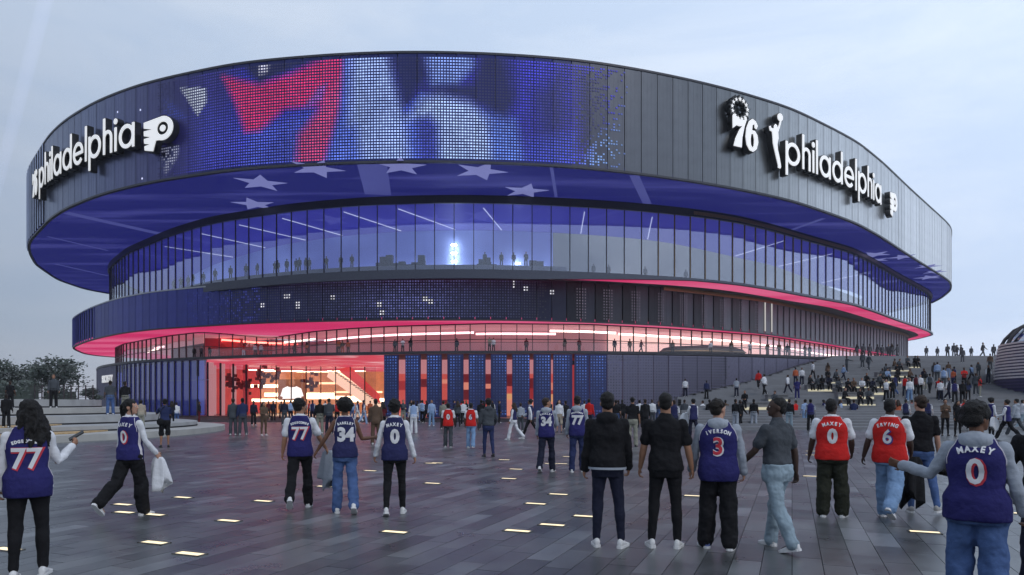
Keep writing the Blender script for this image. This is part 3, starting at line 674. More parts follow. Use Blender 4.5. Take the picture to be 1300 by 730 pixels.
M_lobred = mat("red_lobby_wall", (0.5, 0.05, 0.05), .6, vary=.2, nscale=.5, emit=(.85, .11, .13), es=.27)  # both lobby walls carry the lamps' light as painted glow
for i, (a, b) in enumerate(zip(LW[:-1], LW[1:])):
    mb = MB().quad((a.x, a.y, 0), (b.x, b.y, 0), (b.x, b.y, ZM - .4), (a.x, a.y, ZM - .4))
    link("lobby_wall", mb.mesh("lobby_wall", M_lobred if i in (0, 1, 4, 5, 6) else M_lob), arena)
M_pinkcol = emat("pink_backlit_column", (1.0, .46, .50), .5); M_org = emat("orange_lobby_light", (1.0, .52, .30), 2.6); M_warm = emat("warm_lobby_light", (1.0, .74, .46), 6.0)
for x, d, r in ((268, 97, .35), (283, 100, .3), (272, 104, .3), (297, 106, .35), (312, 104, .4)):
    c = at(x, d, 0); link("lobby_column", MB().tube([(c.x, c.y, 0), (c.x, c.y, ZM - .4)], r, 14).mesh("lobby_column", M_pinkcol if x < 300 else M_lobred, True), arena)
for x, d, w, z, h in ((345, 116, 7, 4.6, .5), (380, 120, 12, 3.2, .6), (430, 119, 12, 2.7, .5), (405, 121, 9, 5.2, .35), (455, 117, 8, 3.6, .3), (350, 118, 8, 2.2, .5), (470, 112, 6, 2.2, .6)):
    c = at(x, d, z); link("lobby_light", MB().box(c, (w, .3, h)).mesh("lobby_light", M_org if h < .5 else M_warm), arena)
for x, d, z, w in ((360, 112, 6.9, 6), (400, 114, 6.9, 6), (440, 112, 6.9, 6), (330, 108, 6.9, 4)):
    c = at(x, d, z); link("lobby_light", MB().box(c, (w, 1.0, .12)).mesh("lobby_downlight", M_warm), arena)
M_pill = emat("slot_wall_light", (.95, .13, .09), .55); M_pill2 = emat("slot_wall_glow_warm", (1.0, .50, .18), .6); M_pill3 = emat("slot_wall_glow_pink", (.95, .42, .45), .55)
PAL = [mat("slot_%d" % i, (.4, .1, .08), .6, emit=c, es=e) for i, (c, e) in enumerate((((.80, .34, .38), .55), ((.9, .14, .12), .50), ((.60, .05, .06), .40), ((1.0, .35, .25), .60), ((1.0, .50, .22), .60), ((.30, .03, .05), .30)))]
rs = random.Random(9)
for i, x in enumerate((510, 538, 564.5, 592, 620, 647, 675, 701)):  # glowing blocks behind the slots paint in the lit lobby beyond
    c = at(x + 1, 92, 0); z = 7.5; first = True
    while z > .1:
        h = 1.9 if first else rs.uniform(.5, 1.6); h = min(h, z - .05)
        k = 0 if first else (rs.choice((1, 1, 2, 3, 5)) if (i < 5 or z > 3.2) else rs.choice((4, 4, 3)))
        link("slot_light", MB().box((c.x, c.y + rs.uniform(0, .4), z - h / 2), (2.6, .2, h)).mesh("slot_light", PAL[k]), arena); z -= h; first = False
# screen with a white shirt picture, hanging dark lamps, stair
c = at(371, 113, 3.9); scr = link("screen", MB().box(c, (4.6, .2, 3.4)).mesh("screen", emat("screen_dark_orange", (.35, .12, .06), .8)), arena)
shirt = [(-1.9, -1.1), (-1.5, -1.2), (-1.55, -1.6), (1.55, -1.6), (1.5, -1.2), (1.9, -1.1), (1.5, .35), (.75, .8), (.4, .62), (-.4, .62), (-.75, .8), (-1.5, .35)]
link("screen_shirt", MB().add([(c.x + a, c.y - .14, c.z - .1 + b * .85) for a, b in shirt], [tuple(range(len(shirt)))]).mesh("screen_shirt", emat("screen_white", (1, .95, .9), 1.5)), scr, keep=True)
link("screen_face", MB().ellipsoid((c.x, c.y - .12, c.z + 1.15), (.55, .04, .5)).mesh("screen_face", emat("screen_skin", (.5, .2, .1), .9)), scr, keep=True)
M_darkred = mat("hanging_dark_red", (.16, .03, .03), .6, vary=.4, nscale=4)
for x, d, z, n in ((292, 103, 4.7, 26), (312, 104, 4.6, 26), (330, 105, 5.7, 20), (345, 106, 5.8, 16), (394, 108, 4.9, 26)):
    c = at(x, d, z); mb = MB()
    for k in range(n):
        mb.box((c.x + random.gauss(0, .55), c.y + random.gauss(0, .4), c.z + random.gauss(0, .75)), (.5, .4, .45), Matrix.Rotation(random.random() * 3, 3, 'Z'))
    mb.tube([(c.x, c.y, c.z), (c.x, c.y, ZM - .4)], .03, 5)
    link("hanging_lamp", mb.mesh("hanging_lamp", M_darkred), arena)
a, b = at(423, 112, 6.4), at(484, 106, 0.9)
d = b - a; n_ = 22
stair = link("lobby_stair", MB().box((a + b) / 2, (d.length, 2.2, 1.0), d.to_track_quat('X', 'Z').to_matrix()).mesh("lobby_stair", mat("lit_stair_side", (.7, .5, .4), .6, emit=(1, .70, .50), es=1.0)), arena)
me_st = MB().box((0, 0, 0), (.30, 2.0, .12)).mesh("stair_tread", mat("stair_tread_dark", (.15, .06, .05), .5))
for k in range(n_):
    p = a + d * ((k + .5) / n_); link("stair_tread", me_st, stair, (p.x, p.y, p.z + .68), keep=True)
mb = MB().add([a + Vector((1.0, -1.12, .75)), b + Vector((0, -1.12, .75)), b + Vector((0, -1.1, 2.1)), a + Vector((3.0, -1.1, 1.2))], [(0, 1, 2, 3)])
link("stair_side_screen", mb.mesh("stair_side_screen", mat("stair_red_side", (.6, .1, .08), .6, emit=(.9, .10, .09), es=.5)), stair, keep=True)
# opaque core so that nothing shows through the storeys
core = np.minimum(R_POD * .36, 24.0)
mb = MB().prism(ringpts(core)[::4], .1, ZT - .7)
link("core", mb.mesh("core", mat("core_dark", (.05, .05, .06), .8, vary=.1)), arena)

# -------- signs standing on the facade
def shape2d(name, loops, depth, m, offset=0.0):
    """Closed 2D outlines (holes by even-odd) extruded along Z, centred on z = 0."""
    cu = bpy.data.curves.new(name, 'CURVE'); cu.dimensions = '2D'; cu.fill_mode = 'BOTH'; cu.extrude = depth / 2; cu.offset = offset
    for lp in loops:
        sp = cu.splines.new('POLY'); sp.points.add(len(lp) - 1)
        for q, p in zip(sp.points, lp): q.co = (p[0], p[1], 0, 1)
        sp.use_cyclic_u = True
    ob = bpy.data.objects.new("tmp", cu); me = bpy.data.meshes.new_from_object(ob)
    bpy.data.objects.remove(ob); bpy.data.curves.remove(cu); me.materials.clear(); me.materials.append(m); me.name = name
    return me
def circ(cx, cy, r, n=40, a0=0, a1=2 * PI): return [(cx + r * math.cos(a0 + (a1 - a0) * k / n), cy + r * math.sin(a0 + (a1 - a0) * k / n)) for k in range(n if a1 - a0 > 6.28 else n + 1)]
def rect(x0, y0, x1, y1): return [(x0, y0), (x1, y0), (x1, y1), (x0, y1)]
def arcband(cx, cy, r, t, a0, a1, n=28):
    return circ(cx, cy, r + t / 2, n, a0, a1) + circ(cx, cy, r - t / 2, n, a0, a1)[::-1]
T = .40; XH = 2.45; AS = 3.75; RB = XH / 2 - T / 2
def glyph(ch):
    """Strokes of a rounded geometric sans: lists of loop sets, and the advance width."""
    st = T * .88; g = RB * .92
    ring = [circ(0, 0, RB + T / 2), circ(0, 0, RB - T / 2)]
    sh = lambda L, dx: [[(x + dx, y + XH / 2) for x, y in l] for l in L]
    if ch == 'p': return [sh(ring, RB + T / 2), [rect(0, -1.15, st, XH)]], 2 * RB + T
    if ch == 'd': return [sh(ring, RB + T / 2), [rect(2 * RB + T - st, 0, 2 * RB + T, AS)]], 2 * RB + T
    if ch == 'a': return [sh(ring, RB + T / 2), [rect(2 * RB + T - st, 0, 2 * RB + T, XH)]], 2 * RB + T
    if ch == 'l': return [[rect(0, 0, st, AS)]], st
    if ch == 'i': return [[rect(0, 0, st, XH)], [circ(st / 2, XH + .62, .30, 20)]], st
    if ch == 'h':
        r = .80; ar = arcband(r, 0, r - st / 2, st, 0, PI); ar = [(x, y + XH - r) for x, y in ar]
        return [[rect(0, 0, st, AS)], [ar], [rect(2 * r - st, 0, 2 * r, XH - r + .01)]], 2 * r
    if ch == 'e':
        return [[[(x + RB + T / 2, y + XH / 2) for x, y in arcband(0, 0, RB, T, 0.0, 2 * PI - .72)]], [rect(.25, XH / 2 - T * .42, 2 * RB + T - .02, XH / 2 + T * .42)]], 2 * RB + T
def sign_piece(sign, nm, strokes, cv, s, zc, cx, sc=1.0, sx=1.0, depth=0.72, grow=.08):
    """One letter or emblem: a black return box with a white face in front, standing on the facade at arc length s."""
    p = cv.p(s); t = cv.tan(s); n = cv.nrm(s)
    M = Matrix(((t.x * sx, 0, n.x, p.x + n.x * (.32 + depth / 2)), (t.y * sx, 0, n.y, p.y + n.y * (.32 + depth / 2)), (0, 1, 0, zc), (0, 0, 0, 1)))
    def build(name, depth_, off, z, m, which):
        bm = bmesh.new()
        for k, L in enumerate(which):
            me = shape2d("tmp", [[((x - cx) * sc, y * sc) for x, y in l] for l in L], depth_ - .008 * k, m, off)
            me.transform(Matrix.Translation((0, 0, z))); bm.from_mesh(me); bpy.data.meshes.remove(me)
        me = bpy.data.meshes.new(name); bm.to_mesh(me); bm.free(); me.materials.append(m); me.transform(M); return me
    b = link(nm, build(nm, depth, grow, 0, M_body, strokes), sign)
    link(nm + "_face", build(nm + "_face", .08, 0.0, depth / 2 + .03, M_face, strokes), b, keep=False).matrix_parent_inverse = b.matrix_parent_inverse.copy() if False else Matrix.Identity(4)
    return b
def word_sign(sign, text, cv, s0, zc_of, gap=.40, sc=1.0):
    u = 0.0
    for ch in text:
        st, w = glyph(ch); s = s0 + (u + w / 2) * sc
        sign_piece(sign, "letter", st, cv, s, zc_of(s), w / 2, sc); u += w + gap
    return u * sc
def word_len(text, gap=.40): return sum(glyph(c)[1] + gap for c in text) - gap
def hockey_p():
    """Winged letter P: a round bowl with a ringed dot, four feather strokes sweeping back from its leg."""
    body = [(-1.85, 1.62), (.55, 1.95)] + circ(.62, .62, 1.33, 26, PI / 2, -PI * .62)[1:] + [(-.25, -.62), (-.62, -1.75), (-1.72, -1.5), (-1.76, -1.02), (-1.05, -.92), (-1.78, -.72), (-1.82, -.2), (-.92, -.12), (-1.82, .12), (-1.84, .66), (-.72, .70), (-1.84, .98)]
    return [[body, circ(.62, .62, .72, 28)], [circ(.62, .62, .36, 22)]]
def num76(): 
    seven = [(-1.75, 1.45), (-1.62, 1.62), (-1.30, 1.50), (-.6, 1.18), (-.1, 1.30), (.15, 1.62), (.22, 1.40), (-.10, .6), (-.42, -.6), (-.50, -1.62), (-1.62, -1.62), (-1.35, -.8), (-.85, .1), (-.40, .62), (-.80, .50), (-1.2, .55), (-1.75, .15)]
    six = [(1.78, 1.0), (1.5, 1.42), (1.02, 1.62), (.55, 1.30), (.18, .55), (.05, -.4), (.2, -1.2), (.62, -1.72), (1.15, -1.80), (1.62, -1.45), (1.86, -.7), (1.72, .02), (1.36, .42), (.98, .40), (1.02, .95), (1.30, 1.10), (1.34, .72), (1.6, .62)]
    hole = [(.86, .02), (1.12, .05), (1.26, -.5), (1.22, -1.15), (1.0, -1.42), (.80, -1.1), (.76, -.5)]
    return [[seven], [six, hole]]
def star2(cx, cy, r): return [(cx + (r if k % 2 == 0 else r * .42) * math.sin(k * PI / 5), cy + (r if k % 2 == 0 else r * .42) * math.cos(k * PI / 5)) for k in range(10)]
def player():
    """A jumping player reaching up to a ball."""
    fig = [(.50, 2.10), (.66, 2.02), (.46, 1.45), (.22, .90), (.26, .30), (.10, -.25), (.18, -.85), (.42, -1.55), (.62, -2.35), (.50, -2.55), (.18, -2.50), (.20, -2.30), (-.02, -1.70), (-.30, -.95), (-.52, -.30), (-.58, .38), (-.66, .78), (-.98, .85), (-1.06, 1.2), (-.86, 1.3), (-.74, 1.10), (-.40, 1.12), (-.36, 1.42), (-.16, 1.62), (.06, 1.50), (.10, 1.22), (.32, 1.62)]
    return [[fig], [circ(.50, 2.38, .38, 22)]]

sE = BAND.s_at(1132); sW = BAND.s_at(988)
L = word_len("philadelphia"); scR = (BAND.s_at(1117) - sW) / L * .985
zR = lambda s: BAND.z_at(BAND.s_at(1000), 200.5) 
right_sign = thing("facade_sign", (*BAND.p(sW), ZB), "black and white philadelphia lettering with emblems on the grey drum wall", "sign")
zw = BAND.z_at(BAND.s_at(1003), 216.0)
word_sign(right_sign, "philadelphia", BAND, sW, lambda s: zw, sc=min(scR, 1.12) * .975)
sign_piece(right_sign, "emblem", hockey_p(), BAND, BAND.s_at(1124), BAND.z_at(BAND.s_at(1124), 263), 0, .98)
sign_piece(right_sign, "emblem", player(), BAND, BAND.s_at(975), BAND.z_at(BAND.s_at(975), 183), 0, 1.2)
s7 = BAND.s_at(937); z7 = BAND.z_at(s7, 172.5)
sign_piece(right_sign, "emblem", num76(), BAND, s7, z7, 0, 1.08)
ring = [[star2(-.72 + 1.06 * math.sin(2 * PI * k / 13), 2.30 + 1.0 * math.cos(2 * PI * k / 13), .25)] for k in range(13)]
b = sign_piece(right_sign, "star_ring", ring, BAND, s7, z7, 0, 1.08, grow=.10)

left_sign = thing("facade_sign", (*BAND.p(BAND.s_at(150)), ZB), "white philadelphia lettering and winged emblem curving round the blue drum end", "sign")
sL = BAND.s_at(184); scL = 1.08
zl = BAND.z_at(BAND.s_at(165), 194.5)
word_sign(left_sign, "philadelphia", BAND, sL - L * scL, lambda s: zl, sc=scL)
sp = BAND.s_at(212); sign_piece(left_sign, "emblem", hockey_p(), BAND, sp, BAND.z_at(sp, 175.5), 0, .96, 1.16)
sp = sL - L * scL - 3.2; sign_piece(left_sign, "emblem", num76(), BAND, sp, zl + 1.6, 0, 1.0)
# small white lettering on the low drum by the terraces
gate_sign = thing("gate_sign", (*POD.p(POD.s_at(138)), 5.5), "small white lettering on the low blue drum beside the terraces", "sign")
def text_mesh(txt, size, extrude, m, offset=0.0, align='CENTER'):
    cu = bpy.data.curves.new("txt", 'FONT'); cu.body = txt; cu.size = size; cu.extrude = extrude; cu.offset = offset; cu.align_x = align
    ob = bpy.data.objects.new("tmp", cu); me = bpy.data.meshes.new_from_object(ob); bpy.data.objects.remove(ob); bpy.data.curves.remove(cu)
    me.materials.clear(); me.materials.append(m); return me
sg0, sg1 = POD.s_at(131.5), POD.s_at(145.5)
for k, ch in enumerate("SOCIETY"):
    s = sg0 + (k + .5) * (sg1 - sg0) / 7; p = POD.p(s) + POD.nrm(s) * .25; t = POD.tan(s)
    me = text_mesh(ch, 1.55, .06, M_face, .03); me.transform(Matrix.Rotation(PI / 2, 4, 'X')); me.name = "letter"
    link("letter", me, gate_sign, (p.x, p.y, 5.0), math.atan2(t.y, t.x))
# ------------------------------------------------------------------ GROUND, PLAZA
M_ground = mat("ground_base", (0.035, 0.037, 0.042), .8, vary=.15, nscale=.05)
mb = MB(); mb.quad((-4000, -200, -.06), (4000, -200, -.06), (4000, 5000, -.06), (-4000, 5000, -.06))
link("ground", mb.mesh("ground", M_ground), kind="structure")
def paver_mat(name, attr):
    m = bpy.data.materials.new(name); m.use_nodes = True; N, L = m.node_tree.nodes, m.node_tree.links; b = N["Principled BSDF"]
    if attr: a = N.new("ShaderNodeAttribute"); a.attribute_name = "tone"; src = a.outputs["Fac"]
    else: a = N.new("ShaderNodeObjectInfo"); src = a.outputs["Random"]
    r = N.new("ShaderNodeValToRGB"); els = r.color_ramp.elements
    els[0].position = 0; els[0].color = (.052, .055, .058, 1); els[1].position = 1; els[1].color = (.16, .168, .18, 1)
    for p, c in ((.25, (.076, .080, .084)), (.7, (.098, .103, .107)), (.9, (.124, .130, .134))): e = els.new(p); e.color = (*c, 1)
    L.new(src, r.inputs["Fac"])
    g = N.new("ShaderNodeNewGeometry"); nz = N.new("ShaderNodeTexNoise"); nz.inputs["Scale"].default_value = 1.3; nz.inputs["Detail"].default_value = 8; nz.inputs["Roughness"].default_value = .65
    L.new(g.outputs["Position"], nz.inputs["Vector"])
    mr = N.new("ShaderNodeMapRange"); mr.inputs[1].default_value = .3; mr.inputs[2].default_value = .72; mr.inputs[3].default_value = .72; mr.inputs[4].default_value = 1.3; L.new(nz.outputs["Fac"], mr.inputs[0])
    mx = N.new("ShaderNodeMixRGB"); mx.blend_type = 'MULTIPLY'; mx.inputs[0].default_value = 1; L.new(r.outputs["Color"], mx.inputs[1]); L.new(mr.outputs[0], mx.inputs[2]); vo = N.new("ShaderNodeTexVoronoi"); vo.inputs["Scale"].default_value = 2.1; L.new(g.outputs["Position"], vo.inputs["Vector"])
    gm = N.new("ShaderNodeMapRange"); gm.inputs[1].default_value = .035; gm.inputs[2].default_value = .060; gm.inputs[3].default_value = .62; gm.inputs[4].default_value = 1.0; L.new(vo.outputs["Distance"], gm.inputs[0])
    st = N.new("ShaderNodeTexNoise"); st.inputs["Scale"].default_value = .33; st.inputs["Detail"].default_value = 5; L.new(g.outputs["Position"], st.inputs["Vector"])
    sm = N.new("ShaderNodeMapRange"); sm.inputs[1].default_value = .36; sm.inputs[2].default_value = .62; sm.inputs[3].default_value = .80; sm.inputs[4].default_value = 1.12; L.new(st.outputs["Fac"], sm.inputs[0])
    m5 = N.new("ShaderNodeMath"); m5.operation = 'MULTIPLY'; L.new(gm.outputs[0], m5.inputs[0]); L.new(sm.outputs[0], m5.inputs[1])
    m6 = N.new("ShaderNodeMixRGB"); m6.blend_type = 'MULTIPLY'; m6.inputs[0].default_value = 1; L.new(mx.outputs[0], m6.inputs[1]); L.new(m5.outputs[0], m6.inputs[2]); L.new(m6.outputs[0], b.inputs["Base Color"])
    m3 = N.new("ShaderNodeMapRange"); m3.inputs[1].default_value = .3; m3.inputs[2].default_value = .7; m3.inputs[3].default_value = .25; m3.inputs[4].default_value = .38; L.new(nz.outputs["Fac"], m3.inputs[0]); L.new(m3.outputs[0], b.inputs["Roughness"])
    n2 = N.new("ShaderNodeTexNoise"); n2.inputs["Scale"].default_value = 90; n2.inputs["Detail"].default_value = 6; L.new(g.outputs["Position"], n2.inputs["Vector"])
    bp = N.new("ShaderNodeBump"); bp.inputs["Strength"].default_value = .10; bp.inputs["Distance"].default_value = .01; L.new(n2.outputs["Fac"], bp.inputs["Height"]); L.new(bp.outputs[0], b.inputs["Normal"])
    b.inputs["Specular IOR Level"].default_value = .6
    return m
M_paver = paver_mat("granite_paver", False); M_paver_far = paver_mat("granite_paver_field", True)
plaza = link("plaza", MB().quad((-90, 1, -.035), (110, 1, -.035), (110, 130, -.035), (-90, 130, -.035)).mesh("plaza", mat("joint_mortar", (.012, .012, .014), .9)), kind="structure")
PA = math.radians(22.0); U = Vector((math.sin(PA), math.cos(PA))); V = Vector((math.cos(PA), -math.sin(PA)))
RW, RL = .30, .92
cells = []
rr_ = np.random.default_rng(5)
LIGHT_PX = [(232, 632), (196, 654), (158, 651), (156, 641), (290, 661.6), (196, 689.5), (241, 703.7), (334, 636.6), (547, 588.5), (549, 614), (501, 676), (412, 618), (555, 588), (640, 584), (655, 596), (646, 608), (709, 628), (680, 640), (701, 667), (657, 674.6), (743, 656), (699, 589), (712.6, 589), (721, 580), (881, 630), (1030, 573), (1030, 578), (1030, 605), (1174, 676), (1279, 651.5), (10, 698), (470, 598)]
for i in range(-400, 400):
    for j in range(-20, 100):
        c = V * (i + .5) * RW + U * ((j + .5 + ((i * 37) % 10) / 10.0) * RL)
        if c.y < 4.6 or c.y > 62 or abs(c.x) > .95 * c.y + 8: continue
        cells.append((c.length if abs(c.x) < .75 * c.y and c.y > 6.3 else 1e3 + c.length, c.x, c.y))
cells.sort()
me_pv = MB().box((0, 0, -.02), (RW - .007, RL - .007, .04)).mesh("paver", M_paver)
for k, (_, x, y) in enumerate(cells[:300]):
    o = link("paver", me_pv, plaza, (x, y, rr_.uniform(-.0012, .0012)), -PA); 
mb = MB(); hx, hy = (RW - .007) / 2, (RL - .007) / 2; tone = []
for _, x, y in cells[300:]:
    z = rr_.uniform(-.0012, .0012); a, b = V * hx, U * hy; c = Vector((x, y))
    q = [c - a - b, c + a - b, c + a + b, c - a + b]
    mb.add([(p.x, p.y, z) for p in q] + [(p.x, p.y, z - .03) for p in q], [(0, 1, 2, 3), (4, 5, 1, 0), (5, 6, 2, 1), (7, 4, 0, 3)]); tone += [rr_.random()] * 4
me = mb.mesh("paver_field", M_paver_far)
at_ = me.attributes.new("tone", 'FLOAT', 'FACE'); at_.data.foreach_set("value", np.array(tone, np.float32))
link("paver_field", me, plaza, kind="stuff")
# beyond the slabs the joints can no longer be told apart
far = MB(); n = 0; tone = []
for i in range(-60, 60):
    for j in range(30, 75):
        c = V * (i + .5) * 2.0 + U * (j + .5) * 2.4
        if c.y < 60.2 or c.y > 118 or abs(c.x) > 1.0 * c.y + 4: continue
        a, b = V * .99, U * 1.19; q = [c - a - b, c + a - b, c + a + b, c - a + b]
        far.quad(*[(p.x, p.y, -.004) for p in q]); tone.append(rr_.uniform(.2, .8))
me = far.mesh("paver_field_far", M_paver_far); at_ = me.attributes.new("tone", 'FLOAT', 'FACE'); at_.data.foreach_set("value", np.array(tone, np.float32)); link("paver_field", me, plaza, kind="stuff")

M_glight = emat("ground_light_lens", (1.0, .84, .54), 1.5); M_frame = mat("light_frame_steel", (.18, .17, .15), .4, .7)
me_gl = MB().box((0, 0, .002), (.34, .11, .012)).mesh("lens", M_glight)
mbf = MB()
for c, s in (((0, .067, .002), (.39, .022, .016)), ((0, -.067, .002), (.39, .022, .016)), ((.184, 0, .002), (.022, .156, .016)), ((-.184, 0, .002), (.022, .156, .016))): mbf.box(c, s)
me_gf = mbf.mesh("light_frame", M_frame)
GL_LAB = ["ahead of the woman carrying a white hoodie", "by the shoes of the woman with a ponytail", "under the ponytail woman's leading shoe", "behind the ponytail woman's heels", "in open paving between the ponytail woman and the couple", "in open paving, partner of the largest light", "largest of all, lying alone in open paving", "before the shoes of the man with raised 77", "beside the woman's elbow in white long sleeves", "in open paving past the white-sleeved woman's shoes", "alone below the white-sleeved woman in leggings", "between the couple's shoes", "in mid plaza past the white-sleeved woman", "past the walker in dark hooded vest", "on a row behind the grey-hooded 34 jersey", "slightly in front of the dark vest walker", "one row before the grey-hooded 34 jersey", "second row before the grey-hooded 34 jersey", "third row before the grey-hooded 34 jersey", "fourth row before the grey-hooded 34 jersey", "beside the black hoodie's jeans", "touching the white shoes of jersey 34", "between jersey 34 and jersey 77", "behind the jersey 77 trousers", "beside the black tee and jersey 3", "upper of a close pair by the red jersey", "lower of a close pair by the red jersey", "below the close pair by the red jersey", "long bright one before the beanie wearer", "beside the dark can in the beanie wearer's hand", "at the legs of the curly haired woman", "dim one left of the leggings"]
for (x, y), lb in zip(LIGHT_PX, GL_LAB):
    p = gp(x, y); lb = lb.replace("left of", "beside")
    t = thing("ground_light", (p.x, p.y, .002), "warm inset paving light, " + lb, "ground light", "lights set flush in the plaza paving", -PA)
    link("lens", me_gl, t, keep=False); link("light_frame", me_gf, t, keep=False)

# ------------------------------------------------------------------ THE WIDE STAIRS (right) and terrace they reach
D0, D1, ZTOP = 45.0, 90.0, 7.8
def hill_z(d): return max(0.0, min(ZTOP, (d - D0) * ZTOP / (D1 - D0)))
def left_x(d): return (860 - CX) / F * d if d < 57 else np.interp(d, [57, 67, 80, 90, 93], [13.6, 23.4, 33.5, 42.0, 44.5])
M_step = mat("stair_stone", (.165, .17, .185), .6, vary=.12, nscale=.6, rnd=.07, bump=.08)
stairs = link("stairs", MB().prism([(left_x(D1) - .5, D1 + .4), (130, D1 + .4), (130, 230), (48, 230), (47, 120)], -.5, ZTOP - .002).mesh("stairs", M_step), kind="structure")
NS = 46
for k in range(NS):
    d, z = D0 + (D1 - D0) * k / NS, ZTOP * (k + 1) / NS
    d2 = D0 + (D1 - D0) * (k + 1) / NS + .06
    mb = MB().prism([(left_x(d), d), (130, d), (130, d2), (left_x(d), d2)], z - .6, z)
    link("step", mb.mesh("step", M_step), stairs)
    if k: mb2 = None
mb = MB()
link("stair_base", MB().prism([(left_x(d), d + .3) for d in np.linspace(D0 + 3, D1, 20)] + [(129, D1), (129, D0 + 3)], -.4, -.02).mesh("stair_base", M_step), stairs)
side = MB()
for k in range(NS):
    d, d2, z = D0 + (D1 - D0) * k / NS, D0 + (D1 - D0) * (k + 1) / NS, ZTOP * (k + 1) / NS
    side.box((left_x(d) + .16, (d + d2) / 2, z / 2 - .02), (.28, d2 - d, z))
link("stair_cheek", side.mesh("stair_cheek", M_step), stairs)
def solve_hill(y):
    """Depth on the stair slope seen at photo row y."""
    lo, hi = D0 - 20, D1 + 2
    for _ in range(40):
        m = (lo + hi) / 2
        yy = HOR - F * (hill_z(m) - HC) / m
        if yy > y: lo = m
        else: hi = m
    return (lo + hi) / 2
M_bench = mat("bench_concrete", (.16, .16, .165), .65, vary=.12, nscale=2, rnd=.08)
M_blight = emat("bench_strip_light", (1.0, .93, .66), .55)
BENCH = [(941, 1001, 521), (975, 1001, 511), (1025, 1062, 497.5), (1050, 1070, 488.5), (1061, 1124, 502), (1064, 1110, 507.5), (1064, 1112, 517), (1100, 1123, 491), (1104, 1183, 487.5), (1114, 1154, 480.5), (1131, 1154, 473), (1146, 1168, 468.5), (1069, 1123, 494.5)]
B_LAB = ["long bench at the very foot of the stairs beside the podium wall", "short bench just above the lowest one", "bench under people seated near the podium wall", "short bench high beside the podium wall", "long middle bench with a row of seated people", "bench one step below the long middle bench", "bench near the foot of the stairs facing the red jerseys", "short bench behind the middle row of sitters", "longest bench high in the centre of the stairs", "bench above the longest bench", "second bench up from the longest bench", "topmost bench under the pink overhang", "bench between the middle row and the longest bench"]
for (xa, xb, y), lb in zip(BENCH, B_LAB):
    d = solve_hill(y); z = hill_z(d); a, b = at(xa, d, z), at(xb, d, z); w = b.x - a.x
    t = thing("stair_bench", ((a.x + b.x) / 2, d, z), lb.replace(" just", ""), "bench", "lit benches built into the stairs")
    link("seat_block", MB().box((0, .34, .22), (w, .62, .72)).box((0, .30, .60), (w + .1, .74, .06)).mesh("seat_block", M_bench), t, keep=False)
    link("strip_light", MB().box((0, -.02, .14), (w - .1, .06, .20)).mesh("strip_light", M_blight), t, keep=False)

# ------------------------------------------------------------------ ROUND PAVILION at the edge of the stairs
PVX, PVY = at(1268, 58, 0).x + 12.6, 60.0
pav = thing("pavilion", (PVX, PVY, 0), "round banded metal pavilion with an arched glass top at the edge of the stairs", "pavilion")
prof = [(8.7, 0.0), (9.15, 1.5), (9.45, 3.2), (9.5, 4.6), (9.35, 5.9), (9.1, 7.1)]
M_pav = mat("violet_pavilion_wall", (.05, .045, .12), .5, .2, vary=.15)
mb = MB(); n = 72
mb.rings([[(r * math.cos(2 * PI * k / n), r * math.sin(2 * PI * k / n), z) for k in range(n)] for r, z in prof])
link("wall", mb.mesh("pavilion_wall", M_pav, True), pav, keep=False)
M_band = mat("pale_band_metal", (.70, .69, .70), .45, .4, vary=.1)
for i in range(20):
    z = 1.7 + i * .275; r = np.interp(z, [p[1] for p in prof], [p[0] for p in prof]) + .10
    ringp = [[(q * math.cos(2 * PI * k / n), q * math.sin(2 * PI * k / n), zz) for k in range(n)] for q, zz in ((r - .12, z), (r, z), (r, z + (.15 if z > 3.9 else .085)), (r - .12, z + (.15 if z > 3.9 else .085)))]
    link("band", MB().rings(ringp, cap=False).mesh("band", M_band if z > 3.9 else mat("violet_band", (.09, .08, .19), .5, .4)), pav, keep=False)
dome = [(9.0, 7.1), (8.7, 7.7), (8.0, 8.5), (6.8, 9.1), (5.0, 9.45)]
link("glass_dome", MB().rings([[(r * .97 * math.cos(2 * PI * k / n), r * .97 * math.sin(2 * PI * k / n), z) for k in range(n)] for r, z in dome]).mesh("glass_dome", glass_mat("dome_glass", (.75, .78, .82), .18, .05, .4), True), pav, keep=False)
me_rib = MB().tube([(r, 0, z) for r, z in dome], .16, 6).mesh("dome_rib", M_mull)
for k in range(16): link("dome_rib", me_rib, pav, (0, 0, 0), 2 * PI * k / 16 + .12, keep=False)
link("dome_rim", MB().rings([[(q * math.cos(2 * PI * k / n), q * math.sin(2 * PI * k / n), z) for k in range(n)] for q, z in ((4.7, 9.5), (5.2, 9.42), (5.2, 9.6), (4.7, 9.66))]).mesh("dome_rim", M_mull), pav, keep=False)

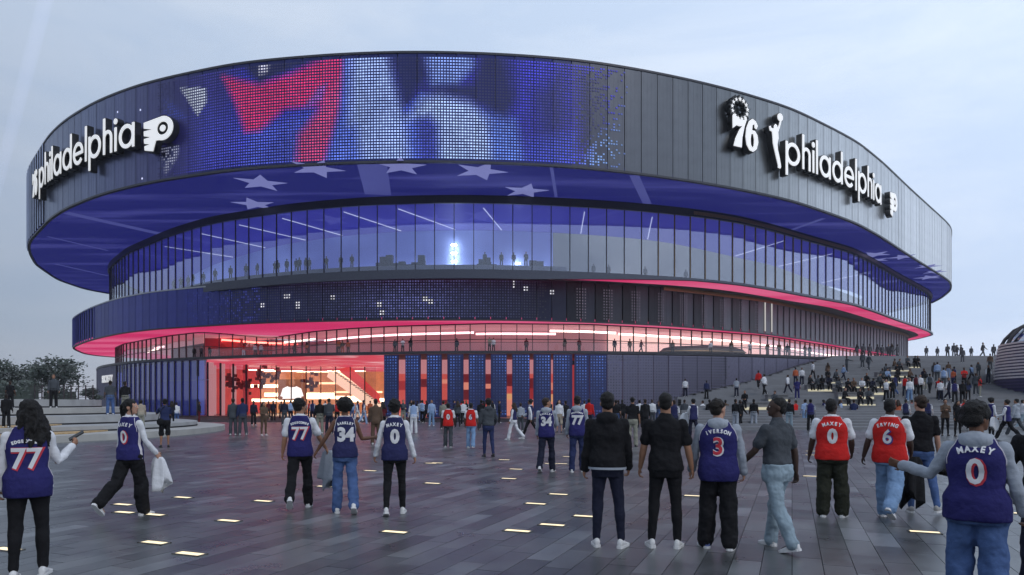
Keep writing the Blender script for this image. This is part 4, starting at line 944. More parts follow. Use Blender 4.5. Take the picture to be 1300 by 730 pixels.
# ------------------------------------------------------------------ CURVED TERRACES (left)
def smooth_poly(P, it=2):
    P = [Vector(p) for p in P]
    for _ in range(it):
        Q = []
        for i in range(len(P)):
            a, b = P[i], P[(i + 1) % len(P)]; Q += [a * .75 + b * .25, a * .25 + b * .75]
        P = Q
    return P
def terrace(fr, z0, z1, m, name, parent, lip=None):
    """A tier with a curved front given as (photo column, depth) and a hidden straight back."""
    fr = [at(x, d, z0) for x, d in fr]
    P = smooth_poly([(p.x, p.y) for p in fr] + [(fr[-1].x - 6, fr[-1].y + 6), (-62, fr[-1].y + 8), (-95, 60), (-80, 24)])
    link(name, MB().prism([(p.x, p.y) for p in P], z0 - .05, z1).mesh(name, m), parent)
    if lip:
        c = Vector((-60, 45)); Q = [(p + (p - c).normalized() * .02) for p in P]
        link("shadow_line", MB().rings([[(p.x, p.y, z) for p in R] for R, z in ((P, z0 + .004), (Q, z0 + .004), (Q, z0 + .085), (P, z0 + .085))], cap=False).mesh("shadow_line", lip), parent)  # dark band painting the shadow line along the tier's foot
M_ter = mat("terrace_concrete", (.32, .325, .325), .75, vary=.12, nscale=1.2, bump=.15)
M_ter2 = mat("terrace_concrete_light", (.36, .355, .335), .75, vary=.10, nscale=1.2, bump=.15)
M_wood = mat("timber_strip", (.42, .28, .13), .6, vary=.3, nscale=9)
M_shadow_line = mat("dark_shadow_line", (.012, .012, .014), .8)
ter = thing("terraces", (-40, 45, 0), "broad curved concrete seating terraces below the trees", "terraces")
B0 = [(-60, 25.4), (0, 27.2), (60, 29.3), (130, 31.8), (200, 34.4), (262, 39.4), (292, 45.3), (270, 50)]
terrace(B0, 0, .30, M_ter2, "terrace_tier", ter)
terrace([(-60, 26.6), (0, 28.4), (60, 30.6), (110, 32.6), (150, 36)], .30, .36, M_wood, "timber_strip", ter)
terrace([(-60, 28.4), (0, 30.2), (60, 32.3), (120, 34.4), (184, 37.2), (225, 39.8), (256, 44), (238, 49)], .30, .58, M_ter, "terrace_tier", ter, M_shadow_line)
terrace([(-60, 29.4), (0, 31.3), (50, 33.2), (90, 36.5)], .58, .635, M_wood, "timber_strip", ter)
terrace([(-60, 31.4), (0, 33.2), (60, 35.3), (120, 37.5), (170, 40), (195, 43), (214, 47), (196, 52)], .58, 1.03, M_ter, "terrace_tier", ter, M_shadow_line)
terrace([(-60, 34.5), (0, 36.2), (60, 38.5), (110, 40.8), (150, 44), (172, 49), (160, 54)], 1.03, 1.43, M_ter2, "terrace_tier", ter, M_shadow_line)
terrace([(-60, 38.5), (0, 40.5), (60, 43), (108, 46), (132, 51), (124, 57)], 1.43, 1.95, M_ter, "terrace_tier", ter, M_shadow_line)

# ------------------------------------------------------------------ TREES, HEDGES, FENCE far left
def leafmat(name, c):
    m = mat(name, c, .75, vary=.35, nscale=1.1); return m
LEAF = [leafmat("leaf_dark", (.055, .072, .062)), leafmat("leaf_mid", (.075, .095, .080)), leafmat("leaf_grey", (.095, .110, .105))]  # greens lightened and greyed to paint in the distance haze
M_bark = mat("bark", (.055, .050, .048), .9, vary=.3, nscale=5)
def tree(x, d, h, w, label, seed, airy=.5, base=0.0, lm=None, group="trees behind the terraces"):
    r = random.Random(seed); p = at(x, d, base)
    t = thing("tree", p, label, "tree", group)
    tips = []; tk = MB()
    tk.tube([(0, 0, 0), (r.uniform(-.2, .2), 0, h * .22), (r.uniform(-.4, .4), r.uniform(-.3, .3), h * .45)], [h * .022, h * .017, h * .012], 7)
    for k in range(9):
        a = 2 * PI * k / 9 + r.uniform(-.3, .3); rad = w * r.uniform(.25, .52); zt = h * r.uniform(.55, .97) - h * .22 * (rad / w)
        z0 = h * r.uniform(.22, .42); m = Vector((math.cos(a) * rad * .55, math.sin(a) * rad * .55, (z0 + zt) / 2 + h * .06)); e = Vector((math.cos(a) * rad, math.sin(a) * rad, zt))
        tk.tube([(0, 0, z0), m, e], [h * .009, h * .006, h * .003], 5); tips += [e, (m + e) / 2]
        for _ in range(4):
            b = m.lerp(e, r.random()); e2 = b + Vector((r.gauss(0, w * .11), r.gauss(0, w * .11), r.uniform(-.02, .10) * h)); tk.tube([b, e2], [h * .004, h * .0015], 4); tips.append(e2)
    link("trunk", tk.mesh("trunk", M_bark), t, keep=False)
    cr = MB()
    for e in tips:
        mi = r.randrange(3); R = w * r.uniform(.05, .105)
        for _ in range(int(46 * (1 - airy * .5))):
            c = e + Vector((r.gauss(0, R), r.gauss(0, R), r.gauss(0, R * .45))); s = r.uniform(.12, .26) * (h / 9) ** .5
            a1 = Vector((r.gauss(0, 1), r.gauss(0, 1), r.gauss(0, .5))).normalized(); b1 = a1.orthogonal().normalized()
            cr.quad(c - a1 * s, c - b1 * s * .6, c + a1 * s, c + b1 * s * .6, mi)
    link("crown", cr.mesh("crown", LEAF), t, keep=False)
tree(14, 74, 4.3, 6.5, "low dense tree standing behind the person in black on the terraces", 3, .25, 1.5)
tree(42, 68, 4.6, 6.6, "broad bushy tree between the dense tree and the person in a dark jacket", 5, .25, 1.4)
tree(70, 62, 4.5, 4.8, "airy open-branched tree beside the pink underside of the arena", 8, .75, 1.4)
tree(-25, 66, 4.6, 7.0, "dark tree cut by the picture edge beyond the terraces", 12, .2, 1.5)
tree(116, 80, 2.4, 2.2, "small distant shrub-like tree beside the low blue drum", 15, .4, 1.2)
def hedge(x0, x1, d, h, base, label, seed):
    r = random.Random(seed); a, b = at(x0, d, base), at(x1, d, base); t = thing("hedge", (a + b) / 2, label, "hedge", "hedges behind the terraces")
    w = b.x - a.x; cr = MB()
    for _ in range(int(w * h * 150)):
        c = Vector((r.uniform(-w / 2, w / 2), r.uniform(-.8, .8), h * r.random() ** .8)); s = r.uniform(.08, .17)
        a1 = Vector((r.gauss(0, 1), r.gauss(0, 1), r.gauss(0, .6))).normalized(); b1 = a1.orthogonal().normalized(); cr.quad(c - a1 * s, c - b1 * s * .6, c + a1 * s, c + b1 * s * .6, r.randrange(3))
    cr.box((0, 0, h * .42), (w, 1.0, h * .8), None, 0)
    link("foliage", cr.mesh("foliage", LEAF), t, keep=False)
hedge(-30, 44, 58, 2.3, 1.3, "clipped dark hedge under the bushy trees beyond the terraces", 21)
hedge(60, 92, 60, 1.7, 1.3, "shorter rounded hedge under the airy tree", 22)
fen = thing("fence", at(75, 57, 1.4), "thin railing fence between the terraces and the hedges", "fence")
fx0, fx1 = at(44, 57, 0).x - at(75, 57, 0).x, at(118, 57, 0).x - at(75, 57, 0).x
for k in range(9):
    x = fx0 + (fx1 - fx0) * k / 8; link("post", MB().box((x, 0, .9), (.07, .07, 1.8)).mesh("post", M_mull), fen, keep=False)
for z in (.35, .8, 1.25, 1.7): link("rail", MB().box(((fx0 + fx1) / 2, 0, z), (fx1 - fx0, .04, .04)).mesh("rail", M_mull), fen, keep=False)
# far low land behind everything
rl = random.Random(4); mb = MB(); prev = None
for k in range(90):
    a = -PI * .60 + PI * 1.2 * k / 89; h = 9 + 5 * mnoise.noise((k * .25, 3, 1)) + 3 * mnoise.noise((k * .9, 1, 1)); q = (1500 * math.sin(a), 1500 * math.cos(a), h)
    if prev: mb.quad((prev[0], prev[1], -.05), (q[0], q[1], -.05), q, prev); mb.quad(prev, q, (q[0] * 1.1, q[1] * 1.1, -.05), (prev[0] * 1.1, prev[1] * 1.1, -.05))
    prev = q
link("hills", mb.mesh("hills", mat("far_land", (.10, .12, .15), .9, vary=.2, nscale=.01)), kind="structure")

# ------------------------------------------------------------------ the faint searchlight beam
m = bpy.data.materials.new("searchlight_air"); m.use_nodes = True; N, Lk = m.node_tree.nodes, m.node_tree.links; N.clear()
o_ = N.new("ShaderNodeOutputMaterial"); ev = N.new("ShaderNodeEmission"); ev.inputs[0].default_value = (.55, .58, 1.0, 1); ev.inputs[1].default_value = .011; Lk.new(ev.outputs[0], o_.inputs["Volume"])
A, B = at(-62, 300, 0), at(76, 300, 0); A.z = HC + (HOR - 460) * 300 / F; B.z = HC + (HOR + 70) * 300 / F
link("searchlight_beam", MB().tube([A, B], [1.6, 3.2], 20).mesh("searchlight_beam", m), label="pale violet searchlight beam slanting up the dusk sky beside the arena", cat="light beam")
# ------------------------------------------------------------------ PEOPLE
SKIN = {k: mat("skin_" + k, c, .55, vary=.08, nscale=9, spec=.35) for k, c in dict(light=(.42, .235, .165), tan=(.30, .155, .095), brown=(.135, .064, .038), dark=(.050, .027, .019)).items()}
HAIRM = {k: mat("hair_" + k, c, .6, vary=.35, nscale=30, bump=.7, bscale=120, spec=.3) for k, c in dict(black=(.008, .007, .007), brown=(.030, .017, .011), dark=(.014, .010, .008)).items()}
def cloth(name, c, rough=.85, bump=.8, vary=.10): return mat("cloth_" + name, c, rough, vary=vary, nscale=5, bump=bump, bscale=13, spec=.15)
CL = dict(white=cloth("white", (.62, .63, .66)), black=cloth("black", (.011, .011, .013)), navy=cloth("navy", (.014, .016, .032)), blue=cloth("jersey_blue", (.024, .023, .112)), red=cloth("jersey_red", (.50, .020, .018)),
          grey=cloth("grey_melange", (.30, .33, .38)), dgrey=cloth("dark_grey", (.055, .062, .072)), jeans=cloth("denim", (.060, .105, .235), vary=.22), ljeans=cloth("light_denim", (.17, .27, .43), vary=.18), paleg=cloth("pale_denim", (.24, .31, .36), vary=.15),
          olive=cloth("dark_olive", (.022, .024, .017)), khaki=cloth("khaki", (.23, .23, .19)), brown=cloth("brown", (.10, .065, .045)), beige=cloth("beige", (.34, .29, .23)), orange=cloth("orange", (.45, .11, .05)), dblue=cloth("dark_blue", (.022, .030, .085)), lblue=cloth("light_blue", (.26, .36, .55)), sblue=cloth("steel_blue", (.024, .026, .085)), maroon=cloth("maroon", (.10, .015, .02)), haze=cloth("haze_grey", (.09, .09, .10)))  # haze entry: distance haze painted into the cloth colour
M_sole = mat("shoe_sole", (.60, .60, .60), .6); M_shoe = {k: mat("shoe_" + k, c, .5, vary=.1, nscale=12) for k, c in dict(white=(.58, .58, .58), black=(.012, .012, .013), grey=(.28, .27, .26), blue=(.10, .14, .34)).items()}
M_eye = mat("eye_white", (.6, .6, .58), .3); M_iris = mat("iris", (.01, .008, .006), .2); M_lip = mat("lip", (.22, .07, .06), .5)
M_text = mat("print_white", (.66, .66, .68), .7); M_textr = mat("print_red", (.52, .03, .05), .7); M_pipe = mat("jersey_piping", (.60, .57, .60), .8); M_textb = mat("print_blue", (.03, .035, .24), .7)
TEX = bpy.data.textures.new("folds", 'CLOUDS'); TEX.noise_scale = .14; TEX.noise_depth = 2
TEXF = bpy.data.textures.new("folds_fine", 'CLOUDS'); TEXF.noise_scale = .045; TEXF.noise_depth = 3

def seg_dir(flex, abd, sgn): return Vector((math.sin(math.radians(abd)) * sgn * math.cos(math.radians(flex)), math.sin(math.radians(flex)), -math.cos(math.radians(flex)) * math.cos(math.radians(abd))))
class Skel:
    """Joint positions of a 1.78 m figure that faces +Y. arms/legs: (flex, abduction, bend, in-turn)."""
    def __init__(s, P):
        s.P = P; w = P.get("w", 1.0); s.w = w; s.fem = P.get("fem", False); lean = math.radians(P.get("lean", 0)); s.sit = P.get("sit", False)
        tw = math.radians(P.get("twist", 0))
        s.hipz = .93
        Rl = Matrix.Rotation(-lean, 3, 'X') @ Matrix.Rotation(tw, 3, 'Z')
        s.Rl = Rl
        s.up = lambda z, x=0, y=0: Vector((0, 0, s.hipz)) + Rl @ Vector((x, y, z - s.hipz))
        s.sh, s.el, s.wr, s.hd = {}, {}, {}, {}
        s.hip, s.kn, s.an, s.ft = {}, {}, {}, {}
        for side, sg in (("L", -1), ("R", 1)):
            fl, ab, be, tu = P.get("arm" + side, (4, 9, 14, 10))
            s.sh[side] = s.up(1.415, sg * (.160 if s.fem else .178) * (.5 + .5 * w))
            d = Rl @ seg_dir(fl, ab, sg)
            s.el[side] = s.sh[side] + d * .285
            hinge = (Rl @ Vector((sg * math.cos(math.radians(tu)), math.sin(math.radians(tu)) * .0, 0))).normalized()
            # bend the forearm forwards, then turn it inwards about the upper arm
            fwd = (Vector((0, 1, 0)) - d * d.y); fwd = (Rl @ Vector((0, 1, 0)) - d * (Rl @ Vector((0, 1, 0))).dot(d)).normalized()
            inn = (Rl @ Vector((-sg, 0, 0))); inn = (inn - d * inn.dot(d)).normalized()
            g = (fwd * math.cos(math.radians(tu)) + inn * math.sin(math.radians(tu))).normalized()
            f = (d * math.cos(math.radians(be)) + g * math.sin(math.radians(be))).normalized()
            s.wr[side] = s.el[side] + f * .25; s.hd[side] = f
            fl, ab, be, tu = P.get("leg" + side, (0, 3, 2, 8))
            s.hip[side] = Vector((sg * .088, 0, s.hipz - .01))
            t = seg_dir(fl, ab, sg); s.kn[side] = s.hip[side] + t * .44
            k = seg_dir(fl - be, ab * .6, sg); s.an[side] = s.kn[side] + k * .415
            pitch = math.radians(P.get("foot" + side, 0)); ta = math.radians(tu) * sg
            s.ft[side] = Matrix.Rotation(-ta, 3, 'Z') @ Vector((0, math.cos(pitch), math.sin(pitch)))
        lo = min(min(s.an[k].z - .085, (s.an[k] + s.ft[k] * .17).z - .055, (s.an[k] - s.ft[k] * .06).z - .07) for k in "LR") if not s.sit else P.get("sitlo", 0)
        s.dz = -lo
def hand(mb, s, side, rfac=1.0):
    sg = -1 if side == "L" else 1
    w, f = s.wr[side], s.hd[side]
    nrm = Vector((-sg, .15, 0)); nrm = (nrm - f * nrm.dot(f)).normalized(); lat = f.cross(nrm).normalized()
    if lat.y < 0: lat = -lat                       # thumb side, forwards
    M = Matrix((lat, nrm, f)).transposed()
    mb.ellipsoid(w + f * .048, (.041, .019, .058), M, 10, 7)
    curl = s.P.get("curl" + side, 28)
    for k, (o, l) in enumerate(((.032, .072), (.011, .080), (-.011, .075), (-.032, .058))):
        p = w + f * .088 + lat * o; d = (f + lat * o * 2.2).normalized(); pts = [p - f * .02, p]; c = 0
        for j, q in enumerate((.45, .32, .25)):
            c += math.radians(curl * (1.0, 1.25, .9)[j] * (1 + .12 * k)); dd = d * math.cos(c) + nrm * math.sin(c); p = p + dd * l * q; pts.append(p)
        mb.tube(pts, [.0105, .0105, .0098, .009, .0075], 7)
    p = w + f * .028 + lat * .030; d1 = (f * .62 + lat * .72 + nrm * .25).normalized(); d2 = (f * .9 + lat * .25 + nrm * .45).normalized()
    mb.tube([p, p + d1 * .042, p + d1 * .042 + d2 * .034, p + d1 * .042 + d2 * .056], [.014, .012, .0105, .008], 7)
def torso_rings(s, prof, n=20, pw=2.4):
    """prof: (z, half width, half depth, forward shift)."""
    out = []
    for z, rx, ry, yo in prof:
        ring = []
        for k in range(n):
            a = 2 * PI * k / n; c, q = math.cos(a), math.sin(a)
            x = math.copysign(abs(c) ** (2 / pw), c) * rx; y = math.copysign(abs(q) ** (2 / pw), q) * ry + yo
            ring.append(s.up(z, x, y) if z > .93 else Vector((x, y, z)))
        out.append(ring)
    return out
def body_prof(s, e=0.0):
    w = s.w; hf = 1.06 if s.fem else 1.0; wf = .90 if s.fem else 1.0; sf = .91 if s.fem else 1.0
    return [(.80, .150 * hf * w + e, .105 * w + e, -.012), (.90, .172 * hf * w + e, .122 * w + e, -.016), (1.00, .160 * hf * w + e, .115 * w + e, -.010), (1.10, .146 * wf * w + e, .102 * w + e, 0), (1.22, .158 * wf * w + e, .108 * w + e, .004),
            (1.33, .176 * sf * w + e, .112 * w + e, .002), (1.41, .158 * sf * (.5 + .5 * w) + e, .096 * w + e, -.006), (1.47, .106 * sf + e, .078 + e, -.014), (1.512, .070 + e * .7, .064 + e * .7, -.014), (1.545, .052 + e * .6, .050 + e * .6, -.012)]
def clip_prof(pr, z0):
    out = [p for p in pr if p[0] > z0 + .01]; i = next(k for k, p in enumerate(pr) if p[0] > z0 + .01)
    if i == 0: a = pr[0]; return [(z0, a[1], a[2], a[3])] + out
    a, b = pr[i - 1], pr[i]; f = (z0 - a[0]) / (b[0] - a[0]); return [tuple([z0] + [a[k] * (1 - f) + b[k] * f for k in (1, 2, 3)])] + out
def head(mb, s, tags=None):
    mb.es = 1.0
    hy, hp = math.radians(s.P.get("hyaw", 0)), math.radians(s.P.get("hpitch", 0))
    R = s.Rl @ Matrix.Rotation(-hy, 3, 'Z') @ Matrix.Rotation(hp, 3, 'X'); base = s.up(1.55); s.headM = (base, R)
    H = lambda x, y, z: base + R @ Vector((x, y, (z - 1.55) * .98 - .002))
    s.H = H
    mb.tube([s.up(1.43, 0, -.02), s.up(1.50, 0, -.012), H(0, -.005, 1.60)], [.068 if not s.fem else .058, .060 if not s.fem else .050, .060 if not s.fem else .052], 14)
    mb.ellipsoid(H(0, -.004, 1.685), (.076, .096, .094), R, 18, 12)
    mb.rings([[H(x * rx, yo + y * ry, z) for x, y in ((math.cos(2 * PI * k / 16), math.sin(2 * PI * k / 16)) for k in range(16))] for z, rx, ry, yo in ((1.562, .026, .030, .062), (1.572, .040, .045, .048), (1.60, .056, .066, .030), (1.64, .066, .082, .014), (1.69, .069, .090, .006), (1.73, .060, .080, .0))])
    mb.tube([H(0, .088, 1.69), H(0, .099, 1.668), H(0, .107, 1.648), H(0, .094, 1.634)], [.009, .011, .015, .012], 8)
    for sg in (-1, 1):
        mb.ellipsoid(H(sg * .077, -.008, 1.652), (.009, .020, .032), R, 8, 6)
        mb.ellipsoid(H(sg * .030, .082, 1.690), (.022, .012, .007), R, 8, 5)
    mb.ellipsoid(H(0, .088, 1.606), (.024, .012, .010), R, 8, 5)
    mb.es = 1.0
def limb(mb, pts, rad, n=12, tip=True):
    mb.tube(pts, rad, n)
    for p, r in ((pts[0], rad[0]), (pts[-1], rad[-1])): r = r if not isinstance(r, tuple) else min(r); mb.ellipsoid(p, (r * .98,) * 3, None, 10, 6)
def lp(a, b, f): return a.lerp(b, f)
def arm_pts(s, k, e=0.0, upto=1.0, sc=1.0):
    w = (.55 + .45 * s.w) * (.88 if s.fem else 1) * sc
    P = [s.sh[k], lp(s.sh[k], s.el[k], .35), lp(s.sh[k], s.el[k], .8), s.el[k], lp(s.el[k], s.wr[k], .3), lp(s.el[k], s.wr[k], .75), s.wr[k]]
    return P, [.053 * w + e, .048 * w + e, .041 * w + e, .039 * w + e, .040 * w + e, .031 * w + e, .026 * w + e]
def leg_pts(s, k, e=0.0):
    w = .5 + .5 * s.w
    return [s.hip[k], lp(s.hip[k], s.kn[k], .35), lp(s.hip[k], s.kn[k], .85), s.kn[k], lp(s.kn[k], s.an[k], .3) + Vector((0, -.015, 0)), lp(s.kn[k], s.an[k], .75), s.an[k]], [.088 * w + e, .080 * w + e, .060 * w + e, .056 * w + e, .056 * w + e, .040 * w + e, .036 * w + e]
def P_sleeved(s): return bool(s.P.get("under") or s.P.get("top"))
def body_mesh(s, legs=True):
    mb = MB(); head(mb, s)
    mb.rings(torso_rings(s, body_prof(s, -.016)))
    for k in "LR":
        P, R = arm_pts(s, k); R = [R[0] - .012, R[1] - .008] + R[2:] if P_sleeved(s) else R; limb(mb, P, R); mb.ellipsoid(s.sh[k] - (s.sh[k] - s.up(1.415)) * .12, (.045 if P_sleeved(s) else .054,) * 3, None, 10, 7); hand(mb, s, k)
        P, R = leg_pts(s, k, -.006); limb(mb, P, R)
        f = s.ft[k]; mb.tube([s.an[k] - f * .03 - Vector((0, 0, .04)), s.an[k] + f * .06 - Vector((0, 0, .045)), s.an[k] + f * .14 - Vector((0, 0, .055))], [.033, .034, .022], 9)
    return mb
PANT = dict(slim=((0.004, .002, .004, .006, .004, .006, .010)), regular=((.012, .012, .018, .022, .026, .036, .044)), baggy=((.018, .024, .036, .042, .046, .054, .060)), short=None)
def pants_mesh(s, style, top=1.02):
    mb = MB(); pr = [p for p in body_prof(s, .008 if style == "slim" else .016) if p[0] < top]
    a = clip_prof(body_prof(s, .008 if style == "slim" else .016), .80)
    mb.rings(torso_rings(s, [p for p in a if p[0] < top + .02]))
    for k in "LR":
        P, R = leg_pts(s, k, 0)
        E = PANT["regular" if style == "shorts" else style]
        R = [r + e for r, e in zip(R, E)]
        if style == "shorts": P, R = P[:4], [R[0], R[1], R[2] + .01, R[2] + .014]
        else: P = P[:-1] + [s.an[k] + Vector((0, 0, .02 if style == "slim" else .004 if style == "baggy" else -.012))]
        limb(mb, P, R, 14)
        mb.ellipsoid(lp(s.hip[k], s.kn[k], .06) + Vector((0, -.035, 0)), (.088 * s.w, .082 * s.w, .095), None, 12, 8)
    return mb
def shirt_mesh(s, hem, e, sleeve, hood=False, sl_e=.012):
    mb = MB(); pr = clip_prof(body_prof(s, e), hem)
    pr = [(z, rx + (.002 if z < 1.2 and e > .01 else 0), ry + (.002 if z < 1.2 and e > .01 else 0), yo) for z, rx, ry, yo in pr]
    if hood: pr[0] = (pr[0][0], pr[0][1] - .012, pr[0][2] - .008, pr[0][3])
    mb.rings(torso_rings(s, pr))
    for k in "LR":
        P, R = arm_pts(s, k, sl_e)
        if sleeve == "short":
            P, R = [P[0], P[1], lp(s.sh[k], s.el[k], .72)], [R[0] + .002, R[1] + .006, R[1] + .010]
        else: R = [R[0], R[1], R[2], R[3] + .002, R[4] + .002, R[5] + .006, R[6] + .012]
        limb(mb, P, R, 14)
        mb.ellipsoid(s.sh[k] - (s.sh[k] - s.up(1.415)) * .18 + Vector((0, 0, -.012)), (.054 + e * .7, .056 + e * .7, .046 + e * .5), None, 12, 8)
    if hood:
        mb.ellipsoid(s.up(1.475, 0, -.085), (.125, .075, .085), s.Rl @ Matrix.Rotation(-.5, 3, 'X'), 16, 10)
        mb.ellipsoid(s.up(1.505, 0, -.015), (.098, .092, .045), s.Rl, 16, 8)
        for sg in (-1, 1): mb.ellipsoid(s.up(1.49, sg * .085, -.03), (.045, .075, .05), s.Rl, 10, 7)
    return mb
def jersey_mesh(s, hem, e): return MB().rings(torso_rings(s, jersey_prof(s, hem, e), 24, 2.7))
def jersey_prof(s, hem, e):
    pr = clip_prof(body_prof(s, e), hem); w = s.w; f = .91 if s.fem else 1
    pr = [(z, (rx + .003 if z < 1.25 else rx), ry + (.003 if z < 1.2 else 0), yo) for z, rx, ry, yo in pr if z < 1.30]
    cw = .172 * f * w + e; pr = [(z, min(rx, cw * (1.07 if z < 1.05 else 1.03)), min(ry, .118 * w + e), yo) for z, rx, ry, yo in pr]
    pr += [(1.33, .162 * f * w + e, .116 * w + e, .002), (1.40, .140 * f * w + e, .106 * w + e, -.004), (1.45, .130 * f + e, .092 + e, -.010), (1.49, .110 * f + e, .078 + e, -.014), (1.522, .072 * f + e, .064 + e, -.014)]
    return pr
def shoe_mesh(s, k):
    f = s.ft[k]; a = s.an[k]; upv = Vector((0, 0, 1)); lat = f.cross(upv).normalized(); u2 = lat.cross(f).normalized()
    mb = MB(); rr = []
    for t, hw, lo, hi in ((-.075, .022, -.070, -.01), (-.06, .034, -.078, .020), (-.02, .038, -.080, .025), (.04, .040, -.080, .000), (.09, .047, -.080, -.025), (.14, .046, -.080, -.040), (.175, .034, -.078, -.050), (.19, .016, -.072, -.058)):
        c = a + f * t; ring = []
        for q in range(12):
            an = 2 * PI * q / 12; ring.append(c + lat * hw * math.cos(an) + u2 * ((lo + hi) / 2 + (hi - lo) / 2 * math.sin(an)))
        rr.append(ring)
    return mb.rings(rr)
def sole_mesh(s, k):
    f = s.ft[k]; a = s.an[k]; lat = f.cross(Vector((0, 0, 1))).normalized(); u2 = lat.cross(f).normalized(); mb = MB(); rr = []
    for t, hw in ((-.083, .020), (-.06, .040), (0, .043), (.05, .044), (.10, .052), (.15, .049), (.18, .036), (.197, .014)):
        c = a + f * t; rr.append([c - lat * hw - u2 * .088, c + lat * hw - u2 * .088, c + lat * hw - u2 * .058, c - lat * hw - u2 * .058])
    return mb.rings(rr)
def hair_mesh(s, style, rnd):
    H = s.H; R = s.headM[1]; mb = MB(); mb.es = 1.01
    if style in ("short", "buzz", "curly", "afro", "fade"):
        g = dict(short=(.083, .100, .088, .020), buzz=(.079, .097, .087, .012), fade=(.080, .097, .090, .014), curly=(.094, .108, .100, .022), afro=(.125, .128, .118, .02))[style]
        mb.ellipsoid(H(0, -.022, 1.700 + g[3] * .3), g[:3], R, 18, 11)
        mb.ellipsoid(H(0, -.050, 1.655), (g[0] - .006, .056, .075), R, 14, 9)
        if style in ("curly", "afro", "short"):
            for _ in range(70 if style != "short" else 30):
                a, b = rnd.uniform(0, 2 * PI), rnd.uniform(-.1, 1.4); v = Vector((math.cos(a) * math.cos(b) * g[0], math.sin(a) * math.cos(b) * g[1], math.sin(b) * g[2]))
                if v.y > .055 and v.z < .05: continue
                q = rnd.uniform(.012, .02) * (1.3 if style == "afro" else 1); mb.ellipsoid(H(v.x, v.y - .022, v.z + 1.702), (q, q, q), None, 6, 5)
    if style in ("bun", "pony", "long"):
        mb.ellipsoid(H(0, -.020, 1.703), (.085, .102, .092), R, 18, 11); mb.ellipsoid(H(0, -.052, 1.65), (.080, .058, .080), R, 14, 9)
    if style == "bun":
        mb.ellipsoid(H(0, -.10, 1.735), (.06, .05, .055), R, 12, 9)
    if style == "pony":
        mb.tube([H(.0, -.10, 1.72), H(-.05, -.15, 1.69), H(-.085, -.165, 1.60), H(-.09, -.15, 1.50), H(-.08, -.13, 1.43)], [.025, .035, .042, .035, .012], 10)
        for sg in (-1, 1): mb.tube([H(sg * .07, .05, 1.72), H(sg * .083, .045, 1.66), H(sg * .083, .05, 1.58), H(sg * .075, .06, 1.53)], [.012, .014, .011, .005], 7)
    if style == "long":
        for k in range(64):
            a = rnd.uniform(-.15 * PI, 1.15 * PI); x, y = math.cos(a) * .08, -math.sin(a) * .09 - .01; zt = rnd.uniform(1.66, 1.77)
            if zt > 1.71: x, y = x * .75, y * .75
            L = rnd.uniform(.22, .40); ph = rnd.uniform(0, 6); fx = rnd.uniform(.9, 1.5); pts = []
            for j in range(9):
                t = j / 8; pts.append(H(x * (1 + .75 * t * fx) + .014 * math.sin(ph + 7 * t) + .045 * t, y * (1 + .30 * t) - .05 * t + .014 * math.cos(ph + 7 * t), zt - L * t - .02 * t * t))
            mb.tube(pts, [.014 + .006 * math.sin(3 * j / 8) for j in range(8)] + [.005], 6)
    if style == "beanie":
        mb.ellipsoid(H(0, -.012, 1.715), (.098, .116, .098), R, 20, 12); mb.ellipsoid(H(0, -.055, 1.66), (.090, .070, .070), R, 16, 9)
        for k in range(26): # braided rows
            a = PI * (k + .5) / 26; mb.ellipsoid(H(math.cos(a) * .088, -.045 - math.sin(a) * .075, 1.645 + .02 * (k % 2)), (.016, .016, .026), None, 7, 5)
        for k in range(40):
            a, b = rnd.uniform(0, 2 * PI), rnd.uniform(.1, 1.4); mb.ellipsoid(H(math.cos(a) * math.cos(b) * .096, math.sin(a) * math.cos(b) * .112 - .012, 1.715 + math.sin(b) * .098), (.016, .016, .012), None, 6, 5)
    return mb

QUEUE = []   # every surface to be fused is queued, evaluated in one go, then handed back
def fuse(mb, voxel, smooth, mats, fold=None):
    me = mb.mesh("fuse", mats); ob = bpy.data.objects.new("fuse", me); COL.objects.link(ob)
    m = ob.modifiers.new("r", 'REMESH'); m.mode = 'VOXEL'; m.voxel_size = voxel; m.use_smooth_shade = True
    if smooth: q = ob.modifiers.new("s", 'SMOOTH'); q.iterations = smooth; q.factor = .5
    if fold: q = ob.modifiers.new("d", 'DISPLACE'); q.texture = fold[0]; q.strength = fold[1]; q.mid_level = .5; q.texture_coords = 'LOCAL'
    QUEUE.append([ob, me, None, mats]); return len(QUEUE) - 1
def run_queue():
    bpy.context.view_layer.update(); dg = bpy.context.evaluated_depsgraph_get()
    for q in QUEUE:
        if q[2] is None:
            q[2] = bpy.data.meshes.new_from_object(q[0].evaluated_get(dg), preserve_all_data_layers=False, depsgraph=dg)
            q[2].materials.clear()
            for m in (q[3] if isinstance(q[3], (list, tuple)) else [q[3]]): q[2].materials.append(m)
    for q in QUEUE:
        if q[0] is not None: bpy.data.objects.remove(q[0]); bpy.data.meshes.remove(q[1]); q[0] = None

